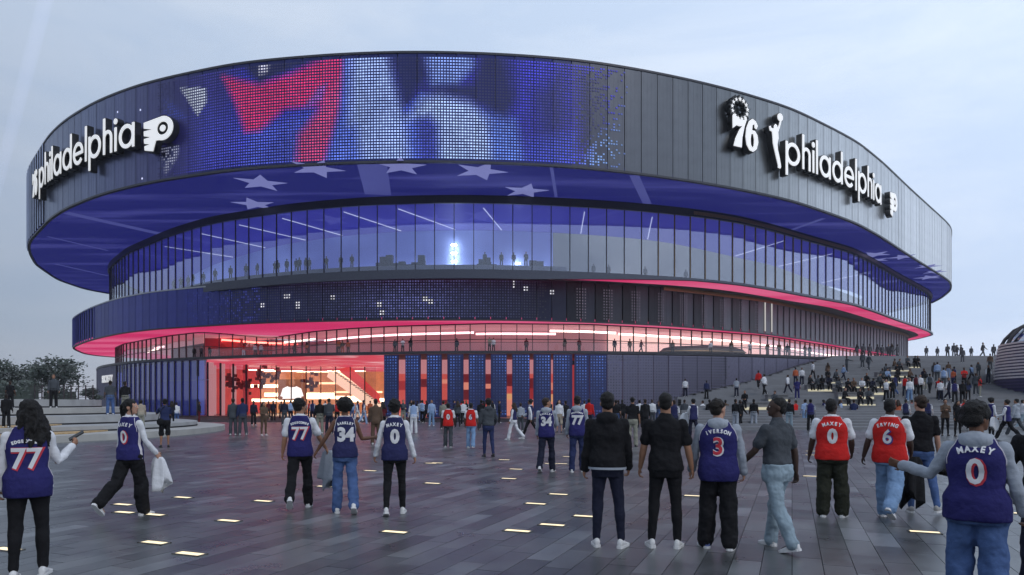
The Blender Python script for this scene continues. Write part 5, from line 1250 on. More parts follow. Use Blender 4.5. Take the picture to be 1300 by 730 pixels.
def flat_text(txt, size, offset): 
    cu = bpy.data.curves.new("t", 'FONT'); cu.body = txt; cu.size = size; cu.offset = offset; cu.align_x = 'CENTER'; cu.resolution_u = 3
    ob = bpy.data.objects.new("t", cu); me = bpy.data.meshes.new_from_object(ob); bpy.data.objects.remove(ob); bpy.data.curves.remove(cu); return me
def wrap_print(bvh, s, items, lift, m, name):
    """Lay flat print on the back of a garment: items are (flat mesh, 2D transform)."""
    bm = bmesh.new()
    for me, T2 in items: me.transform(T2); bm.from_mesh(me); bpy.data.meshes.remove(me)
    for _ in range(2):
        long = [e for e in bm.edges if e.calc_length() > .022]
        if long: bmesh.ops.subdivide_edges(bm, edges=long, cuts=1); 
    bmesh.ops.triangulate(bm, faces=bm.faces)
    for v in bm.verts:
        o = s.up(v.co.y, v.co.x, -.6); d = s.Rl @ Vector((0, 1, 0)); hit = bvh.ray_cast(o, d, 1.0)
        v.co = (hit[0] - d * lift) if hit[0] else (s.up(v.co.y, v.co.x, -.12) - d * lift)
    out = bpy.data.meshes.new(name); bm.to_mesh(out); bm.free(); out.materials.append(m); return out

FIG = []
def detailed(P, voxel=.010):
    """Queue the surfaces of one fully built figure."""
    s = Skel(P); rnd = random.Random(P.get("seed", 1)); J = dict(P=P, s=s); big = voxel < .013
    J["body"] = fuse(body_mesh(s), .0085 if big else voxel, 2, SKIN[P["skin"]])
    e = P.get("ease", .014)
    hem = P["hem"]
    if P.get("under"):                              # shirt or hoodie beneath a jersey
        kind, colr = P["under"]; hood = kind == "hoodie"
        J["under"] = fuse(shirt_mesh(s, hem + (.02 if not hood else .03), e - .003, "short" if kind == "tee" else "long", hood, .006 if kind == "long" else .013), voxel, 3, CL[colr], (TEX, .034))
    if P.get("jersey"): J["jersey"] = fuse(jersey_mesh(s, hem, e + .012), voxel, 2, [CL[P["jersey"]], M_pipe], (TEX, .026))
    if P.get("top"):
        kind, colr = P["top"]; hood = kind == "hoodie"
        J["top"] = fuse(shirt_mesh(s, hem, e + (.012 if hood else 0), "short" if kind == "tee" else ("long"), hood, .016 if hood else .008), voxel, 3, CL[colr], (TEX, .042))
    J["pants"] = fuse(pants_mesh(s, P["pants"][0], max(1.02, min(hem + .08, 1.06))), voxel, 2, CL[P["pants"][1]], (TEX, .024 if P["pants"][0] == "slim" else .050))
    J["hair"] = fuse(hair_mesh(s, P["hair"][0], rnd), .009 if big else voxel, 1, HAIRM[P["hair"][1]], (TEXF, .030 if P["hair"][0] in ("long", "curly", "afro", "pony") else .016))
    for k in "LR": J["shoe" + k] = fuse(shoe_mesh(s, k), .008 if big else voxel * .8, 2, M_shoe[P.get("shoe", "white")])
    FIG.append(J)
def finish(J):
    P, s = J["P"], J["s"]; Q = lambda k: QUEUE[J[k]][2]
    x, y = P["foot"]; ray = math.degrees(math.atan((x - CX) / F)); d = P.get("d") or F * HC / (y - HOR); gz = P.get("gz", 0.0)
    sc = P["px"] * d / F / 1.775
    body = link("person", Q("body"), label=P["label"], cat="person", group=P.get("group"))
    body.location = at(x, d, 0); body.location.z = gz + s.dz * sc; body.scale = (sc,) * 3; body.rotation_euler = (0, 0, math.radians(-P.get("yaw", 0) - ray))
    def ch(n, me, par=body, **kw): return link(n, me, par, keep=False, **kw)
    nm = dict(tee="t_shirt", hoodie="hoodie", long="long_sleeve_shirt", jacket="jacket")
    if "under" in J: ch(nm[P["under"][0]], Q("under"))
    if "top" in J: ch(nm[P["top"][0]], Q("top"))
    pts = ch("trousers" if P["pants"][0] != "shorts" else "shorts", Q("pants")); ch("hair" if P["hair"][0] != "beanie" else "braided_hat", Q("hair"))
    for k in "LR":
        sh = ch("shoe", Q("shoe" + k)); ch("sole", sole_mesh(s, k).mesh("sole", M_sole if P.get("shoe") != "black" else M_shoe["black"]), sh)
    if P.get("hemband"):
        q = clip_prof(body_prof(s, P.get("ease", .014) + .014), P["hem"] - .022)[:1]; q = [q[0], (P["hem"] + .005, q[0][1], q[0][2], q[0][3])]
        ch("undershirt_hem", MB().rings(torso_rings(s, q, 28), cap=False).mesh("undershirt_hem", CL[P["hemband"]], True))
    if "jersey" in J:
        me = Q("jersey"); jo = ch("jersey", me)
        n = len(me.polygons); nn = np.empty(n * 3, np.float32); cc = np.empty(n * 3, np.float32); me.polygons.foreach_get("normal", nn); me.polygons.foreach_get("center", cc)
        nn, cc = nn.reshape(-1, 3), cc.reshape(-1, 3); mi = np.zeros(n, np.int32)
        mi[(np.abs(nn[:, 0]) > .86) & (cc[:, 2] < 1.30) & (cc[:, 1] > -.025) & (cc[:, 1] < .03)] = 1   # side stripes
        r = np.abs(cc[:, 0]); mi[(cc[:, 2] > 1.512)] = 1                                            # collar band
        me.polygons.foreach_set("material_index", mi); me.update()
        if P.get("num"):
            bvh = BVHTree.FromPolygons([tuple(v.co) for v in me.vertices], [tuple(p.vertices) for p in me.polygons])
            nz, ns = P.get("numz", 1.125), P.get("nums", .285)
            red = P["jersey"] == "red"; face, edge = P.get("numc", (M_text, M_textr))
            sx = P.get("numx", .92)
            T_ = lambda dx=0, dy=0: Matrix.Translation((dx, nz + dy, 0)) @ Matrix.Scale(sx, 4, (1, 0, 0))
            ch("number_edge", wrap_print(bvh, s, [(flat_text(P["num"], ns, .016), T_(.008, -.006))], .006, edge, "number_edge"), jo)
            ch("number", wrap_print(bvh, s, [(flat_text(P["num"], ns, .006), T_())], .010, face, "number"), jo)
            jp = jersey_prof(s, P["hem"], P.get("ease", .014) + .012)
            for sg in (-1, 1):
                pth = []
                for q in range(13):
                    t = q / 12; zz = 1.497 - .215 * t; xx = sg * float(np.interp(zz, [p[0] for p in jp], [p[1] for p in jp])) * (.955 - .01 * t)
                    o = s.up(zz, xx, -.6); d = s.Rl @ Vector((0, 1, 0)); hit = bvh.ray_cast(o, d, 1.0)
                    if hit[0]: pth.append(hit[0] - d * .003)
                if len(pth) > 3: ch("armhole_trim", MB().tube(pth, .0050, 6).mesh("armhole_trim", M_pipe if sg < 0 or P["jersey"] == "red" else M_pipe, True), jo)
            if P.get("name"):
                items = []; nl = len(P["name"]); rad = .30; step = min(.052, (.245 if s.fem else .285) / nl) / rad; size = min(.070, step * rad * 1.5)
                for i, chh in enumerate(P["name"]):
                    a = (i - (nl - 1) / 2) * step; items.append((flat_text(chh, size, .0032), Matrix.Translation((rad * math.sin(a), nz + P.get("nameup", .255) - rad * (1 - math.cos(a)), 0)) @ Matrix.Rotation(-a, 4, 'Z') @ Matrix.Scale(.85, 4, (1, 0, 0))))
                ch("name_lettering", wrap_print(bvh, s, items, .008, P.get("namec", M_text), "name_lettering"), jo)
    if P.get("face", True):
        H = s.H; R = s.headM[1]
        for sg in (-1, 1):
            e = ch("eye", MB().ellipsoid(H(sg * .030, .083, 1.676), (.013, .010, .008), R, 10, 7).mesh("eye", M_eye, True)); ch("iris", MB().ellipsoid(H(sg * .030, .0915, 1.676), (.0055, .003, .0055), R, 8, 5).mesh("iris", M_iris, True), e)
        ch("lips", MB().ellipsoid(H(0, .096, 1.607), (.022, .008, .008), R, 10, 6).mesh("lips", M_lip, True))
    J["obj"] = body; J["sc"] = sc
    return body
def wpos(J, v): return J["obj"].matrix_basis @ Vector(v)

PEOPLE = [
 dict(foot=(36, 733), px=223, label="woman with long curly dark hair in blue jersey 77 over white sleeves, holding a phone", skin="tan", hair=("long", "black"), under=("long", "white"), jersey="blue", num="77", name="EDGECOMBE", hem=.80, pants=("slim", "black"), fem=True, w=1.10, armR=(6, 16, 112, -38), armL=(2, 10, 12, 8), legL=(-4, 2, 2, 4), legR=(6, 3, 8, 6), hyaw=-38, yaw=8, seed=3, curlR=55, numz=1.10),
 dict(foot=(166, 655), px=147, label="woman with dark ponytail in blue jersey 0 and white sleeves smiling over her shoulder", skin="light", hair=("pony", "black"), under=("long", "white"), jersey="blue", num="0", name="MAXEY", hem=.86, pants=("baggy", "black"), fem=True, w=1.02, armR=(10, 14, 28, 0), armL=(0, 8, 10, 8), legL=(-22, 2, 28, 4), legR=(12, 2, 6, 4), footL=-46, hyaw=72, yaw=44, seed=4, numz=1.12, nums=.26),
 dict(foot=(381, 645), px=137, label="man in blue jersey 77 over white tee holding hands with the jersey 34 wearer", skin="tan", hair=("curly", "black"), under=("tee", "white"), jersey="blue", num="77", name="EDGECOMBE", hem=.845, pants=("regular", "black"), w=1.05, armL=(0, 12, 16, 10), armR=(10, 24, 20, -10), legL=(-18, 4, 26, 5), legR=(10, 3, 4, 6), footL=-38, hyaw=50, yaw=4, seed=5, numz=1.13),
 dict(foot=(438, 651), px=142, label="person in navy tank jersey 34 and blue jeans, one palm held out", skin="brown", hair=("afro", "black"), jersey="sblue", num="34", name="BARKLEY", hem=.865, pants=("regular", "jeans"), fem=True, w=1.0, armL=(4, 30, 14, -6), armR=(8, 22, 70, -55), legL=(4, 3, 4, 6), legR=(-12, 3, 22, 6), footR=-30, yaw=-2, seed=6, numz=1.14, numc=(M_text, M_text), curlR=12),
 dict(foot=(501, 653), px=143, label="person in blue jersey 0 over white long sleeves with black leggings and white sneakers", skin="tan", hair=("curly", "black"), under=("long", "white"), jersey="sblue", num="0", name="MAXEY", hem=.84, pants=("slim", "black"), fem=True, w=1.06, armL=(2, 16, 18, 4), armR=(-4, 16, 14, 8), legL=(-6, 3, 14, 4), legR=(8, 3, 4, 4), footL=-20, yaw=2, seed=7, numc=(M_text, M_text)),
 dict(foot=(694, 599), px=93, label="man in blue jersey 34 over grey hoodie looking aside in mid plaza", skin="tan", hair=("short", "brown"), under=("hoodie", "grey"), jersey="blue", num="34", name="BARKLEY", hem=.83, pants=("regular", "navy"), w=1.04, armL=(6, 8, 14, 10), armR=(14, 12, 70, 30), legL=(-14, 3, 18, 4), legR=(10, 3, 4, 4), footL=-26, hyaw=55, yaw=8, seed=8, numc=(M_text, M_text)),
 dict(foot=(733, 599), px=95, label="man in blue jersey 77 over grey hoodie, half hidden by the black hoodie", skin="tan", hair=("short", "black"), under=("hoodie", "grey"), jersey="blue", num="77", name="EDGECOMBE", hem=.84, pants=("regular", "dblue"), w=1.02, legL=(-4, 3, 4, 4), legR=(6, 3, 4, 4), yaw=4, seed=9, numc=(M_text, M_text)),
 dict(foot=(771, 694), px=193, label="tall man in black zip hoodie and dark jeans standing with back turned", skin="tan", hair=("short", "black"), top=("hoodie", "black"), hem=.915, pants=("slim", "navy"), w=1.08, armL=(2, 9, 10, 8), armR=(4, 10, 22, 14), legL=(2, 3, 2, 6), legR=(-2, 6, 2, 22), yaw=-2, seed=10, hemband="grey", shoe="white", ease=.02),
 dict(foot=(845, 695), px=194, label="man in black tee and tight black trousers with white low shoes", skin="tan", hair=("buzz", "black"), top=("tee", "black"), hem=.875, pants=("slim", "black"), w=1.10, armL=(2, 13, 14, 8), armR=(0, 13, 16, 10), legL=(0, 6, 2, 16), legR=(2, 4, 2, 8), yaw=3, seed=11, ease=.012),
 dict(foot=(912, 696), px=187, label="man in blue jersey with red 3 over grey hoodie and black sweatpants", skin="light", hair=("short", "dark"), under=("hoodie", "grey"), jersey="blue", num="3", name="IVERSON", hem=.80, pants=("baggy", "black"), w=1.22, armL=(4, 16, 20, 8), armR=(2, 12, 20, 14), legL=(2, 5, 3, 26), legR=(-4, 4, 6, 4), footR=-4, hyaw=35, yaw=2, seed=12, shoe="blue", numc=(M_textr, M_text), ease=.02),
 dict(foot=(986, 697), px=192, label="tall man in dark grey tee and pale jeans mid stride", skin="dark", hair=("fade", "black"), top=("tee", "dgrey"), hem=1.00, pants=("regular", "paleg"), w=1.08, armL=(22, 14, 26, 10), armR=(-14, 10, 16, 6), legL=(-14, 2, 14, 2), legR=(15, 3, 6, 10), footL=-14, hyaw=-48, yaw=-52, seed=13, ease=.012),
 dict(foot=(1056, 656), px=148, label="broad man in red jersey 0 over white tee and dark olive cargo trousers", skin="dark", hair=("fade", "black"), under=("tee", "white"), jersey="red", num="0", name="MAXEY", hem=.855, pants=("baggy", "olive"), w=1.26, armL=(2, 14, 18, 8), armR=(8, 14, 36, 14), legL=(0, 3, 4, 8), legR=(4, 5, 4, 14), hyaw=22, yaw=0, seed=14, numc=(M_text, M_text)),
 dict(foot=(1130, 658), px=151, label="broad man in red jersey 6 over white tee and light jeans carrying a black jacket", skin="dark", hair=("fade", "black"), under=("tee", "white"), jersey="red", num="6", name="ERVING", hem=.83, pants=("baggy", "ljeans"), w=1.28, armL=(-8, 18, 14, 6), armR=(10, 10, 40, 20), legL=(14, 3, 8, 6), legR=(-20, 3, 26, 8), footR=-40, yaw=14, seed=15, numc=(M_text, M_textb)),
 dict(foot=(1168, 651), px=147, label="man in plain black tee and blue jeans beside the red jersey 6", skin="light", hair=("short", "brown"), top=("tee", "black"), hem=.93, pants=("slim", "jeans"), w=1.04, armL=(4, 10, 14, 8), armR=(0, 9, 14, 8), legL=(0, 3, 3, 6), legR=(-14, 8, 12, 24), hyaw=-25, yaw=-8, seed=16, shoe="grey"),
 dict(foot=(1240, 790), px=274, label="woman in braided dark hat and blue jersey 0 over grey hoodie gesturing with open hand", skin="brown", hair=("beanie", "black"), under=("hoodie", "grey"), jersey="blue", num="0", name="MAXEY", hem=.83, pants=("baggy", "jeans"), fem=True, w=1.22, armL=(10, 34, 66, -62), armR=(-4, 16, 22, 6), legL=(4, 4, 4, 6), legR=(-4, 4, 6, 6), hyaw=38, yaw=4, seed=17, curlL=10, curlR=40, ease=.022, numz=1.14),
 dict(foot=(1330, 772), px=262, label="person in a dark top at the picture edge reaching a hand to the can", skin="brown", hair=("short", "black"), top=("long", "black"), hem=.90, pants=("regular", "navy"), w=1.05, armL=(4, 24, 16, 0), yaw=0, seed=18),
 dict(foot=(-44, 742), px=224, label="person in a long beige coat cut off by the picture edge", skin="tan", hair=("short", "black"), top=("long", "beige"), hem=.68, pants=("slim", "black"), w=1.1, yaw=0, seed=19),
 dict(foot=(209, 568), px=61, label="woman in dark top and black shorts with a round bag raising a phone", skin="tan", hair=("bun", "black"), top=("tee", "dblue"), hem=.98, pants=("shorts", "black"), fem=True, armL=(40, 25, 90, 20), armR=(30, 10, 100, 30), yaw=-6, seed=20, shoe="black", v=.016),
 dict(foot=(569, 568), px=56, label="man in red jersey 0 over white tee and dark trousers in mid plaza", skin="dark", hair=("buzz", "black"), under=("tee", "white"), jersey="red", num="0", hem=.84, pants=("regular", "dgrey"), w=1.12, legL=(8, 3, 6, 4), legR=(-6, 3, 12, 4), yaw=4, seed=21, numc=(M_text, M_text), v=.016),
 dict(foot=(598, 569), px=57, label="man in red jersey and light jeans walking behind the dark hooded vest", skin="brown", hair=("buzz", "black"), under=("tee", "white"), jersey="red", num="6", hem=.85, pants=("regular", "ljeans"), w=1.1, legL=(6, 3, 6, 4), legR=(-10, 3, 16, 4), yaw=10, seed=22, numc=(M_text, M_textb), v=.016),
 dict(foot=(620, 580), px=73, label="person in dark hooded vest, black sleeves and navy jeans in mid plaza", skin="brown", hair=("curly", "black"), top=("hoodie", "dgrey"), hem=.95, pants=("slim", "dblue"), w=1.0, armL=(2, 12, 20, 8), armR=(4, 18, 50, 30), legL=(8, 2, 8, 4), legR=(-6, 2, 14, 4), yaw=-14, seed=23, shoe="black", v=.016),
 dict(foot=(652, 558), px=47, label="woman with white trousers walking beside a striding jersey wearer", skin="tan", hair=("long", "brown"), under=("long", "white"), jersey="sblue", hem=.95, pants=("regular", "white"), fem=True, legL=(20, 2, 10, 4), legR=(-20, 2, 24, 4), footR=-30, yaw=-70, seed=24, v=.018),
 dict(foot=(673, 557), px=51, label="man with white sleeves and black trousers in a long stride", skin="brown", hair=("curly", "black"), under=("long", "white"), jersey="sblue", hem=.88, pants=("slim", "black"), legL=(24, 2, 6, 4), legR=(-28, 2, 20, 4), footR=-36, armL=(-20, 8, 20, 6), armR=(24, 8, 40, 6), yaw=-78, seed=25, v=.018),
 dict(foot=(710, 549), px=41, label="woman in white top, beige skirt and black boots behind the jersey 77 man", skin="light", hair=("long", "dark"), top=("long", "white"), hem=1.0, pants=("shorts", "beige"), fem=True, yaw=190, seed=26, shoe="black", v=.02),
 dict(foot=(803, 567), px=62, label="man in black tee and pale khaki trousers between the two tall standing men", skin="tan", hair=("short", "black"), top=("tee", "black"), hem=.95, pants=("regular", "khaki"), yaw=4, seed=27, shoe="black", v=.018),
 dict(foot=(880, 557), px=50, label="person in dark jersey carrying a white jacket over one arm", skin="tan", hair=("curly", "black"), under=("long", "white"), jersey="sblue", hem=.85, pants=("regular", "navy"), legL=(10, 2, 6, 4), legR=(-16, 2, 18, 4), armL=(20, 10, 70, 10), yaw=-30, seed=28, v=.018),
 dict(foot=(1200, 553), px=46, label="person in brown jacket and black leggings facing the camera", skin="tan", hair=("bun", "black"), top=("jacket", "brown"), hem=.84, pants=("slim", "black"), fem=True, armL=(24, 8, 90, 30), armR=(24, 8, 90, 30), yaw=170, seed=29, shoe="black", v=.02),
 dict(foot=(1216, 554), px=45, label="woman in long black coat and black leggings beside the brown jacket", skin="tan", hair=("long", "black"), top=("long", "black"), hem=.70, pants=("slim", "black"), fem=True, yaw=150, seed=30, shoe="black", v=.02),
 dict(foot=(1259, 555), px=49, label="person with curly hair in blue jersey and white sleeves behind the braided hat", skin="brown", hair=("afro", "black"), under=("long", "white"), jersey="blue", hem=.88, pants=("slim", "black"), yaw=60, seed=31, v=.02),
 dict(foot=(1278, 558), px=52, label="person striding in jersey and white sleeves with a white coat over the arm", skin="tan", hair=("curly", "dark"), under=("long", "white"), jersey="blue", hem=.85, pants=("regular", "black"), legL=(28, 2, 6, 4), legR=(-26, 2, 18, 4), footR=-34, armL=(14, 8, 60, 6), yaw=-72, seed=32, v=.02),
 dict(foot=(1290, 553), px=48, label="person in pale grey hoodie and dark trousers striding at the picture edge", skin="tan", hair=("short", "black"), top=("hoodie", "grey"), hem=.86, pants=("regular", "dgrey"), legL=(26, 2, 6, 4), legR=(-22, 2, 16, 4), footR=-30, yaw=-66, seed=33, v=.02),
]
for P in PEOPLE: detailed(P, P.get("v", .0105))

# small figures: one continuous body per pose, tinted by region
def tiny_pose(P, hem=.92, pants="regular", hair="short", sleeve="long"):
    s = Skel(P); rnd = random.Random(2); parts = []
    h = MB(); head(h, s); parts.append((0, h))
    hd = MB()
    for k in "LR": hand(hd, s, k)
    parts.append((0, hd)); parts.append((1, hair_mesh(s, hair, rnd)))
    t = MB(); t.rings(torso_rings(s, clip_prof(body_prof(s, .018), hem))); parts.append((2, t))
    a = MB(); a2 = MB()
    for k in "LR":
        Pp, R = arm_pts(s, k, .014); limb(a, Pp, R, 10); t.ellipsoid(s.sh[k], (.074, .07, .06), None, 10, 7)
    parts.append((3, a))
    if sleeve == "short":
        for k in "LR": Pp, R = arm_pts(s, k, .004); limb(a2, Pp[3:], R[3:], 10)
        parts.append((0, a2))
    parts.append((4, pants_mesh(s, pants)))
    if pants == "shorts":
        l = MB()
        for k in "LR": Pp, R = leg_pts(s, k); limb(l, Pp[3:], R[3:], 10)
        parts.append((0, l))
    sh = MB()
    for k in "LR": sh.rings([[v for v in r] for r in []] or [[tuple(p) for p in ring] for ring in []]) if False else None
    for k in "LR":
        q = shoe_mesh(s, k); sh.add(q.v, q.f)
    parts.append((5, sh))
    mb = MB(); pts = []; tg = []
    for tgi, q in parts:
        mb.add(q.v, q.f); 
        for f in q.f: pts.append(sum((Vector(q.v[i]) for i in f), Vector()) / len(f)); tg.append(tgi)
        for v in q.v: pts.append(Vector(v)); tg.append(tgi)
    i = fuse(mb, .021, 1, [SKIN["tan"]] * 6)
    return dict(q=i, pts=pts, tg=tg, s=s)
TINY = dict(
 stand=tiny_pose(dict()), stand2=tiny_pose(dict(legL=(3, 4, 3, 10), legR=(-4, 5, 8, 20), armR=(16, 10, 80, 40), hyaw=30)), tee=tiny_pose(dict(legR=(4, 4, 2, 14), armL=(0, 12, 16, 8)), sleeve="short"),
 hug=tiny_pose(dict(armL=(30, 12, 95, 60), armR=(30, 12, 95, 60), legL=(2, 3, 3, 8)), sleeve="short"),
 walk=tiny_pose(dict(legL=(22, 2, 8, 4), legR=(-20, 2, 18, 4), footR=-30, armL=(-18, 8, 16, 6), armR=(20, 8, 26, 6))), walk2=tiny_pose(dict(legL=(-14, 2, 24, 4), legR=(14, 2, 6, 4), footL=-34, armL=(16, 8, 24, 6), armR=(-16, 8, 16, 6)), sleeve="short"),
 woman=tiny_pose(dict(fem=True, armR=(14, 10, 70, 30)), pants="slim", hair="long"), shorts=tiny_pose(dict(), pants="shorts", sleeve="short", hair="buzz"), point=tiny_pose(dict(armR=(60, 30, 20, 0), legL=(8, 3, 4, 6))),
 sit=tiny_pose(dict(sit=True, sitlo=.40, legL=(80, 8, 78, 8), legR=(78, 8, 80, 8), armL=(30, 10, 60, 30), armR=(30, 10, 60, 30), lean=10), hem=.90), sit2=tiny_pose(dict(sit=True, sitlo=.40, legL=(84, 12, 70, 8), legR=(72, 6, 84, 8), armL=(20, 14, 50, 10), armR=(44, 8, 70, 30), lean=22, hyaw=25), hem=.90, hair="curly"),
)
run_queue()
for J in FIG: finish(J)
for T_ in TINY.values():
    me = QUEUE[T_["q"]][2]; kd = KDTree(len(T_["pts"]))
    for i, p in enumerate(T_["pts"]): kd.insert(p, i)
    kd.balance(); me.polygons.foreach_set("material_index", np.array([T_["tg"][kd.find(p.center)[1]] for p in me.polygons], np.int32)); me.update(); T_["me"] = me; me.name = "person_small"
TOPC = dict(white="white", black="black", red="red", blue="blue", grey="grey", dgrey="dgrey", navy="navy", brown="brown", beige="beige", orange="orange", dblue="dblue", lblue="lblue", maroon="maroon", jersey="sblue", khaki="khaki", haze="haze")
NAMES = dict(white="white", black="black", red="red", blue="blue", grey="pale grey", dgrey="dark grey", navy="navy", brown="brown", beige="beige", orange="orange", dblue="dark blue", lblue="light blue", maroon="maroon", sblue="blue jersey", khaki="khaki", haze="haze-greyed", jeans="jeans", ljeans="light jeans", paleg="pale", olive="olive")
POSEW = dict(stand="standing", stand2="arm bent", tee="standing", hug="arms folded", walk="walking", walk2="walking", woman="long-haired", shorts="barelegged", point="pointing", sit="sitting", sit2="hunched")
ORD = "first second third fourth fifth sixth seventh eighth ninth tenth eleventh twelfth thirteenth fourteenth fifteenth sixteenth seventeenth eighteenth nineteenth twentieth".split() + ["twenty-" + k for k in "first second third fourth fifth sixth seventh eighth ninth".split()] + ["thirtieth"] + ["thirty-" + k for k in "first second third fourth fifth sixth seventh eighth ninth".split()]
SMALL = []
def crowd(zone, entries, where, group, place, hpx=None):
    """entries: (x, y feet, height px, pose, yaw, top, bottom[, sleeve colour, skin, shoe])."""
    entries = sorted(entries, key=lambda e: e[0])
    for i, en in enumerate(entries):
        x, y, h, pose, yaw, top, bot = en[:7]; sl = en[7] if len(en) > 7 else top; skin = en[8] if len(en) > 8 else random.choice(["tan", "brown", "light", "dark"]); shoe = "white" if bot != "black" or random.random() < .5 else "black"
        p = place(x, y); d = p.y
        T_ = TINY[pose]; o = link("person", T_["me"])
        if "sit" in pose: sc = (h * d / F / 1.30) if h else .95
        else: sc = (h * d / F / 1.78) if h else random.uniform(.93, 1.03)
        sc = min(max(sc, .86), 1.10)
        o.location = (p.x, p.y, p.z + (T_["s"].dz * sc if "sit" not in pose else -.44 * sc + 0.0)); o.scale = (sc,) * 3; o.rotation_euler = (0, 0, math.radians(-yaw) - (math.atan((x - CX) / F) if "sit" not in pose else 0))
        if "sit" in pose: o.location.z = p.z + .63 - .86 * sc + .0
        ms = [SKIN[skin], HAIRM[random.choice(["black", "dark", "brown"])], CL[TOPC.get(top, top)], CL[TOPC.get(sl, sl)] , CL[bot], M_shoe[shoe]]
        for k, m in enumerate(ms): o.material_slots[k].link = 'OBJECT'; o.material_slots[k].material = m
        tn = NAMES.get(TOPC.get(top, top), top); bn = NAMES.get(bot, bot)
        tw = tn if tn.endswith("jersey") else tn + " top"
        lab = f"person in {tw}, {bn}{'' if bn.endswith('jeans') else ' bottoms'}, {POSEW[pose]}, {ORD[i]} {where}"
        tag(o, None, lab, "person", group); SMALL.append(o)
Gd = lambda x, y: gp(x, y)
def H_(x, y): d = solve_hill(y); return Vector(((x - CX) / F * d, d, math.ceil(hill_z(d) / ZTOP * NS - 1e-6) * ZTOP / NS))
MZ = lambda x, y: (lambda q: Vector((q.x, q.y, ZM)))(POD.p(POD.s_at(x)) - POD.nrm(POD.s_at(x)) * ((448 - y) * .55 + .8))
CR = lambda x, y: at(x, F * (ZTOP - HC) / (HOR - min(y, 456.0)), ZTOP)
# crowd by the lit lobby doors
crowd("lobby", [(296, 553, 47, "stand", 10, "dgrey", "dgrey"), (308, 553, 48, "stand2", -14, "dblue", "dgrey"), (322, 540, 31, "stand", 160, "navy", "black"), (335, 553, 43, "woman", 150, "brown", "brown"), (347, 534, 30, "stand2", 20, "navy", "black"), (361, 540, 33, "stand", 0, "navy", "dgrey"), (369, 535, 30, "tee", 0, "lblue", "navy", "white"), (385, 533, 30, "stand", 180, "black", "black"), (397, 536, 30, "tee", 30, "jersey", "navy", "white"), (406, 551, 44, "stand", -8, "black", "khaki"), (418, 551, 45, "stand2", 8, "dgrey", "navy"), (428, 538, 31, "tee", 0, "red", "black", "white"), (447, 534, 29, "tee", 180, "lblue", "jeans"), (454, 536, 31, "walk", -60, "jersey", "white", "white"), (462, 538, 33, "walk2", 70, "jersey", "lblue", "white"), (477, 565, 58, "stand", 0, "brown", "brown"), (486, 548, 38, "woman", 10, "maroon", "black"), (525, 551, 42, "tee", 0, "lblue", "white", "white"), (534, 535, 27, "stand", 0, "grey", "jeans"), (548, 541, 33, "tee", 180, "lblue", "ljeans"), (357, 531, 27, "stand", 0, "brown", "black"), (376, 531, 27, "woman", 0, "black", "black"), (413, 531, 27, "stand", 180, "white", "navy"), (436, 531, 27, "stand2", 0, "dgrey", "black"), (470, 532, 27, "stand", 0, "orange", "black"), (393, 530, 26, "tee", 0, "red", "navy", "white"), (341, 531, 27, "stand", 0, "maroon", "black")],
      "in lobby crowd from terraces", "people by the lit lobby", Gd)
crowd("fins", [(563, 545, 36, "stand", 10, "khaki", "black"), (581, 542, 33, "woman", 0, "dgrey", "black"), (588, 540, 31, "tee", 0, "white", "black"), (611, 545, 37, "stand", 0, "black", "dgrey"), (634, 537, 28, "stand", 90, "navy", "black"), (661, 548, 36, "stand", 0, "grey", "dgrey"), (718, 545, 36, "stand", -30, "black", "navy"), (748, 548, 42, "stand", 20, "red", "navy"), (742, 540, 31, "tee", 0, "white", "black"), (782, 549, 41, "tee", 0, "black", "jeans"), (790, 541, 34, "stand", 0, "black", "black"), (812, 543, 35, "tee", 0, "white", "black"), (819, 550, 43, "stand", -10, "black", "black"), (828, 540, 33, "stand", 180, "white", "dgrey"), (849, 538, 31, "woman", 0, "dgrey", "black"), (856, 555, 47, "tee", 10, "jersey", "navy", "white"), (869, 541, 34, "stand", 0, "dgrey", "black"), (892, 540, 32, "walk", -50, "white", "dblue"), (901, 541, 35, "stand2", 0, "black", "black"), (908, 538, 30, "tee", 60, "black", "black"), (921, 540, 32, "stand", 0, "brown", "black")],
      "in LED-fin crowd from lobby", "people in front of the podium wall", Gd)
crowd("plaza right", [(934, 545, 38, "stand", 30, "black", "grey"), (940, 544, 37, "walk", 40, "black", "black"), (957, 544, 37, "tee", 10, "black", "grey"), (1002, 546, 41, "stand", 0, "black", "paleg"), (1010, 541, 34, "walk", -50, "red", "white"), (1022, 543, 36, "tee", -40, "lblue", "ljeans"), (1029, 547, 40, "tee", 0, "blue", "black", "grey"), (1046, 540, 33, "stand", 60, "jersey", "navy", "white"), (1084, 541, 37, "hug", 0, "dblue", "jeans"), (1093, 537, 30, "stand", 160, "black", "black"), (1102, 540, 36, "shorts", 180, "black", "black"), (1113, 538, 33, "tee", 0, "black", "grey"), (1140, 541, 35, "woman", 0, "orange", "jeans"), (1150, 542, 36, "tee", 20, "jersey", "navy", "white"), (1178, 543, 36, "tee", 10, "jersey", "navy", "white"), (1224, 545, 40, "stand", 160, "red", "black", "white"), (1232, 546, 38, "stand", 0, "dgrey", "black"), (1240, 548, 42, "woman", 0, "black", "black"), (1299, 545, 40, "walk", 70, "white", "paleg")],
      "in stair-foot crowd from podium", "people at the foot of the stairs", Gd)
